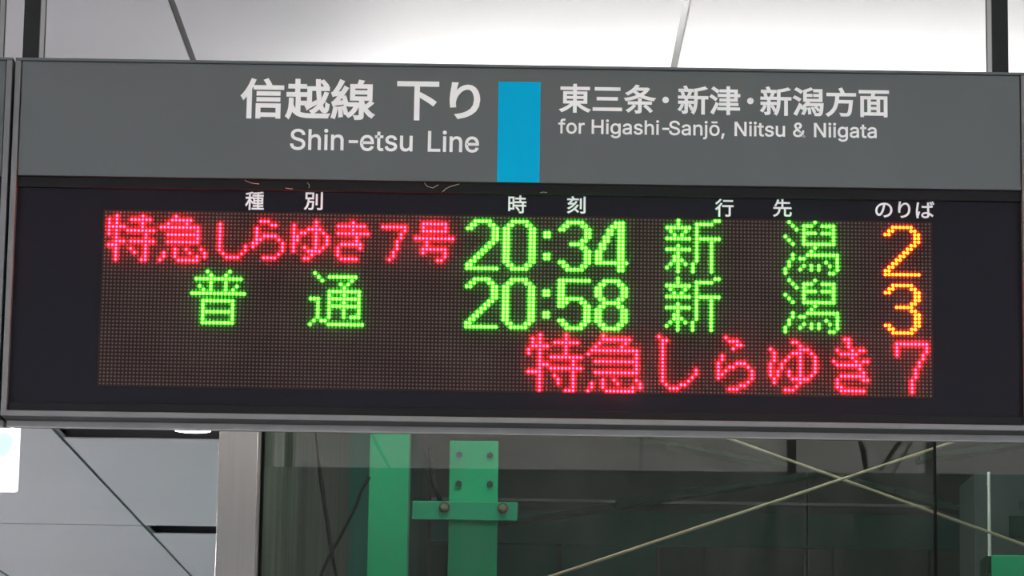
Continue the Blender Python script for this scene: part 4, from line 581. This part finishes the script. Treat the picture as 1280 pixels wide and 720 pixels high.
for y, l in ((7.6, 'nearest'), (11.2, 'second'), (14.8, 'third'), (18.4, 'farthest')):
    added_hall_lamp(-4.2, y, 'added, unseen ceiling light in the left part of the hall, %s one' % l, M_TUBE_FAR)

pd = thing('pendant_light', 'bare fluorescent pendant light hanging behind the departure board', 'light', None, (0.52, 6.5, 2.86))
pz = 2.88
box('lamp_housing', -0.35, 1.4, 6.46, 6.54, pz - 0.06, pz - 0.02, M_LAMPBODY, pd, 0.004)
bar('lamp_tube', (-0.32, 6.5, pz), (1.37, 6.5, pz), 0.014, M_PEND, pd, 12)
for x in (-0.3, 1.35): bar('suspension_rod', (x, 6.5, pz - 0.03), (x, 6.5, CEIL - 0.001), 0.003, M_HANGER, pd, 8)

# round downlight set in the open ceiling slot
q = on_ceiling(241, 538.5, CEIL - 0.004)
dl = thing('downlight', 'small round white downlight in the dark ceiling slot', 'light', None, (q.x, q.y, CEIL))
bar('lamp_disc', (q.x, q.y, CEIL - 0.004), (q.x, q.y, CEIL + 0.01), 0.062, M_DOWN, dl, 32)
bar('trim_ring', (q.x, q.y, CEIL + 0.0105), (q.x, q.y, CEIL + 0.21), 0.068, M_LAMPBODY, dl, 32)

# lit sign at the left edge
SY = 8.0
a, b = at(-140, 520, SY), at(24, 617, SY)
ls = thing('lit_sign', 'glowing white box sign with a pale cyan mark, under the left end', 'sign', None, ((a.x + b.x) / 2, SY, b.z))
x0, x1, z0, z1 = a.x, b.x, b.z, b.z + 0.30
box('sign_case', x0 + 0.02, x1 - 0.03, SY + 0.003, SY + 0.05, z0 + 0.02, z1, M_LAMPBODY, ls, 0.008)
bm = bmesh.new(); bm_box(bm, x0 + 0.002, x1 - 0.002, SY - 0.02, SY + 0.0025, z0 + 0.002, z1 - 0.002, 0.008)
face = done('sign_face', bm, M_FACE, ls)
c = at(4, 556, SY - 0.021)
bm = bmesh.new()
pts = []
for k in range(28):
    t = 2 * math.pi * k / 28
    pts.append(bm.verts.new((c.x + 0.021 * math.cos(t) * (1 + 0.25 * math.sin(2 * t)), SY - 0.0205, c.z + 0.028 * math.sin(t))))
f = bm.faces.new(pts); ex = bmesh.ops.extrude_face_region(bm, geom=[f])
for v in [g for g in ex['geom'] if isinstance(g, bmesh.types.BMVert)]: v.co.y -= 0.0006
done('printed_mark', bm, M_CYAN, face)
for x in (x0 + 0.08, x1 - 0.1): bar('hanger_rod', (x, SY + 0.03, z1 - 0.002), (x, SY + 0.03, CEIL - 0.001), 0.008, M_HANGER, ls, 10)

# unseen outdoor lamps, added to light the posts and the background
for i, (x, y) in enumerate(((0.1, 7.75), (2.6, 12.5))):
    t = thing('added_canopy_light', 'added, unseen outdoor light under the canopy, %s one' % ('nearer' if i == 0 else 'farther'), 'light', 'added lights under the canopy', (x, y, CAN_Z))
    box('lamp_housing', x - 0.6, x + 0.6, y - 0.06, y + 0.06, CAN_Z - 0.06, CAN_Z - 0.001, M_LAMPBODY, t, 0.003)
    box('lamp_diffuser', x - 0.58, x + 0.58, y - 0.045, y + 0.045, CAN_Z - 0.10, CAN_Z - 0.061, M_OUT, t, 0.003)

# ================================================================== BEYOND THE GLASS
# green square post
PY = 8.6
x0, x1 = at(461.5, 600, PY).x, at(510.5, 600, PY).x
gp = thing('green_post', 'wide green painted steel post behind the glass, left of the bolted one', 'post', None, ((x0 + x1) / 2, PY + 0.1, -0.05))
box('post_shaft', x0, x1, PY, PY + 0.16, -0.05, CAN_Z - 0.001, M_GREEN, gp, 0.0008)
box('base_plate', x0 - 0.05, x1 + 0.05, PY - 0.03, PY + 0.19, -0.05, -0.03, M_GREEN, gp, 0.002)
# green bolted post with a bracket
QY = 8.3
x0, x1 = at(561.5, 600, QY).x, at(622.5, 600, QY).x
zt = at(592, 551, QY).z
bp_ = thing('green_bolted_post', 'green flat-topped steel post with four bolt holes and a bolted bracket', 'post', None, ((x0 + x1) / 2, QY, -0.05))
# flange plate with real holes is a thin plate; holes are recessed dark sockets
post = box('post_flange', x0, x1, QY, QY + 0.012, -0.05, zt, M_GREEN, bp_, 0.0015)
box('post_web', (x0 + x1) / 2 - 0.006, (x0 + x1) / 2 + 0.006, QY + 0.012, QY + 0.11, -0.05, zt - 0.01, M_GREEN, bp_)
box('post_flange', x0, x1, QY + 0.11, QY + 0.122, -0.05, zt - 0.01, M_GREEN, bp_, 0.0015)
for px, py in ((574, 568.7), (612.5, 569.3), (573.3, 604.7), (612.5, 605.2)):
    q = at(px, py, QY)
    bm = bmesh.new(); bm_bar(bm, (q.x, QY - 0.0035, q.z), (q.x, QY + 0.004, q.z), 0.0085, 6)
    done('bolt_hole', bm, M_HOLE, post)
BY = QY - 0.03
bx0, bx1 = at(515, 637, BY).x, at(647, 637, BY).x
br = box('bracket', bx0, bx1, BY, QY - 0.001, at(600, 649, BY).z, at(600, 627, BY).z, M_GREEN_B, bp_, 0.003, label='horizontal green bracket bar')
box('bracket_lip', bx0, bx1 - 0.002, BY - 0.012, BY - 0.0005, at(600, 650.5, BY).z, at(600, 647.5, BY).z, M_GREEN_B, br)
for px, py in ((555.5, 634.5), (628.5, 635.5)):
    q = at(px, py, BY)
    bm = bmesh.new()
    bar('washer', (q.x, BY - 0.003, q.z), (q.x, BY, q.z), 0.0140, M_BRONZE, br, 20)
    bm_bar(bm, (q.x, BY - 0.014, q.z), (q.x, BY - 0.003, q.z), 0.0095, 6)
    bm_bar(bm, (q.x, BY - 0.022, q.z), (q.x, BY - 0.014, q.z), 0.006, 12)
    done('bracket_bolt', bm, M_BOLT, br)

# crossed bracing rods
RY = 8.05
def rod(p0, p1, Y, label):
    a, b = at(*p0, Y), at(*p1, Y); d = (b - a)
    lo, hi = a - d * 0.9, b + d * 0.9
    # run on until the canopy above and the ground below
    def clip(p, q):
        if p.z < -0.04: p = p + (q - p) * ((-0.04 - p.z) / (q.z - p.z))
        if p.z > CAN_Z - 0.005: p = p + (q - p) * ((CAN_Z - 0.005 - p.z) / (q.z - p.z))
        return p
    lo, hi = clip(lo, hi), clip(hi, lo)
    t = thing('bracing_rod', label, 'rod', 'crossed bracing rods', lo)
    bar('rod_bar', lo, hi, 0.0036, M_ROD, t, 12)
rod((690, 720), (1205, 548), RY, 'thin beige bracing rod rising to the right behind the glass')
rod((905, 546), (1280, 681), RY + 0.03, 'thin beige bracing rod falling to the right behind the glass')

# low-pitched green roof truss far behind
TY = 15.0
tr = thing('roof_truss', 'dark green low-pitched roof truss far behind the crossed rods', 'truss', None, tuple(at(1030, 590, TY)))
def beam(name, p0, p1, Y, th, m, parent, dep=0.12):
    a, b = at(*p0, Y), at(*p1, Y); d = (b - a).normalized(); n = Vector((-d.z, 0, d.x)) * th / 2
    bm = bmesh.new(); vs = []
    for y in (Y, Y + dep):
        for q in (a - n, b - n, b + n, a + n): vs.append(bm.verts.new((q.x, y, q.z)))
    for f in ((0, 1, 2, 3), (4, 5, 6, 7), (0, 1, 5, 4), (1, 2, 6, 5), (2, 3, 7, 6), (3, 0, 4, 7)): bm.faces.new([vs[i] for i in f])
    return done(name, bm, m, parent)
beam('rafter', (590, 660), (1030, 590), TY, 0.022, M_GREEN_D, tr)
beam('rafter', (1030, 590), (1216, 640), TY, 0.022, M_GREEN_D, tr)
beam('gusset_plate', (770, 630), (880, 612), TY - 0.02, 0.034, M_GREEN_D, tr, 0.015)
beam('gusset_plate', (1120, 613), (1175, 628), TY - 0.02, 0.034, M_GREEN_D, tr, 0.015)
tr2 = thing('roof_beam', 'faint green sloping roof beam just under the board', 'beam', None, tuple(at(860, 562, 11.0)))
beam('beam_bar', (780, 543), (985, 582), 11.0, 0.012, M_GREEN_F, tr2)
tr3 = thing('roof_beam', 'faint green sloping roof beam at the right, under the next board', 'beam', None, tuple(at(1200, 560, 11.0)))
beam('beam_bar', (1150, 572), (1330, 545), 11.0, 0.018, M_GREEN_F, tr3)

# hanging cables behind the glass on the left
c1 = thing('drooping_cable', 'thin black cable drooping behind the glass, left of the green post', 'cable', None, tuple(at(405, 640, 8.5)))
tube('cable_run', [at(x, y, 8.5) for x, y in ((390, 500), (395, 545), (398, 575), (402, 605), (408, 645), (414, 688), (421, 725), (424, 760))], [0.0012, 0.002, 0.003, 0.006, 0.005, 0.005, 0.003, 0.003], M_CABLE, c1)
c2 = thing('drooping_cable', 'black cable slanting down to the left across the other cable', 'cable', None, tuple(at(430, 650, 8.45)))
tube('cable_run', [at(x, y, 8.45) for x, y in ((462, 596), (452, 612), (446, 630), (436, 650), (424, 674), (414, 690), (402, 716), (392, 760))], 0.0042, M_CABLE, c2)
c3 = thing('drooping_cable', 'black cable bending down between the two green posts', 'cable', None, tuple(at(545, 600, 8.7)))
tube('cable_run', [at(x, y, 8.7) for x, y in ((538, 560), (540, 590), (543, 606), (549, 622), (554, 640))], 0.007, M_CABLE, c3)

# grey cabinet, white pipe and green box at the right
KY = 8.9
cb = thing('grey_cabinet', 'dark grey tall cabinet behind the glass at the right edge', 'cabinet', None, (at(1300, 640, KY).x, KY + 0.2, -0.05))
box('cabinet_body', at(1218, 640, KY).x, at(1420, 640, KY).x, KY, KY + 0.3, -0.05, at(1250, 592, KY).z, M_CABINET, cb, 0.004)
for px in (1275, 1278.5, 1281): 
    q = at(px, 631, KY); box('louvre_slot', q.x - 0.0015, q.x + 0.0015, KY - 0.002, KY + 0.001, q.z - 0.012, q.z + 0.012, M_HOLE, cb)
q0, q1 = at(1261, 645, KY), at(1300, 672, KY)
box('access_panel', q0.x, q1.x, KY - 0.006, KY - 0.0005, q1.z, q0.z, M_GREEN_D, cb, 0.001)
KP = 8.75
pp = thing('white_pipe', 'thin white vertical pipe in front of the grey cabinet', 'pipe', None, (at(1236, 640, KP).x, KP, -0.05))
q = at(1236.5, 640, KP); bar('pipe_run', (q.x, KP, -0.05), (q.x, KP, at(1236, 590, KP).z), 0.0046, M_PALE, pp, 14)
gb = thing('green_box', 'bright green box low at the right edge behind the glass', 'box', None, (at(1290, 700, 8.4).x, 8.5, at(1260, 750, 8.4).z))
q0, q1 = at(1240, 693.5, 8.4), at(1345, 770, 8.4)
box('box_body', q0.x, q1.x, 8.4, 8.52, q1.z, q0.z, M_GREEN, gb, 0.004)
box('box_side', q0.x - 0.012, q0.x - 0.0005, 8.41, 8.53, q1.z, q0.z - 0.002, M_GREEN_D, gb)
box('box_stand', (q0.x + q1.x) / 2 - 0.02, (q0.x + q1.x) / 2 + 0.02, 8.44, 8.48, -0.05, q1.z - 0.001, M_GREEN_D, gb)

# fix parenting so parts built in world coordinates stay put under an Empty at the thing's base
bpy.context.view_layer.update()
def settle(root):
    for c in root.children:
        c.matrix_parent_inverse = Matrix.Translation(-root.location)
for o in list(COL.objects):
    if o.parent is None and o.type == 'EMPTY' and o.location.length > 0: settle(o)
for c in win.children: c.matrix_parent_inverse = Matrix.Translation(-win.location)
for b, dx in nb: b.location.x += dx
bpy.context.view_layer.update()
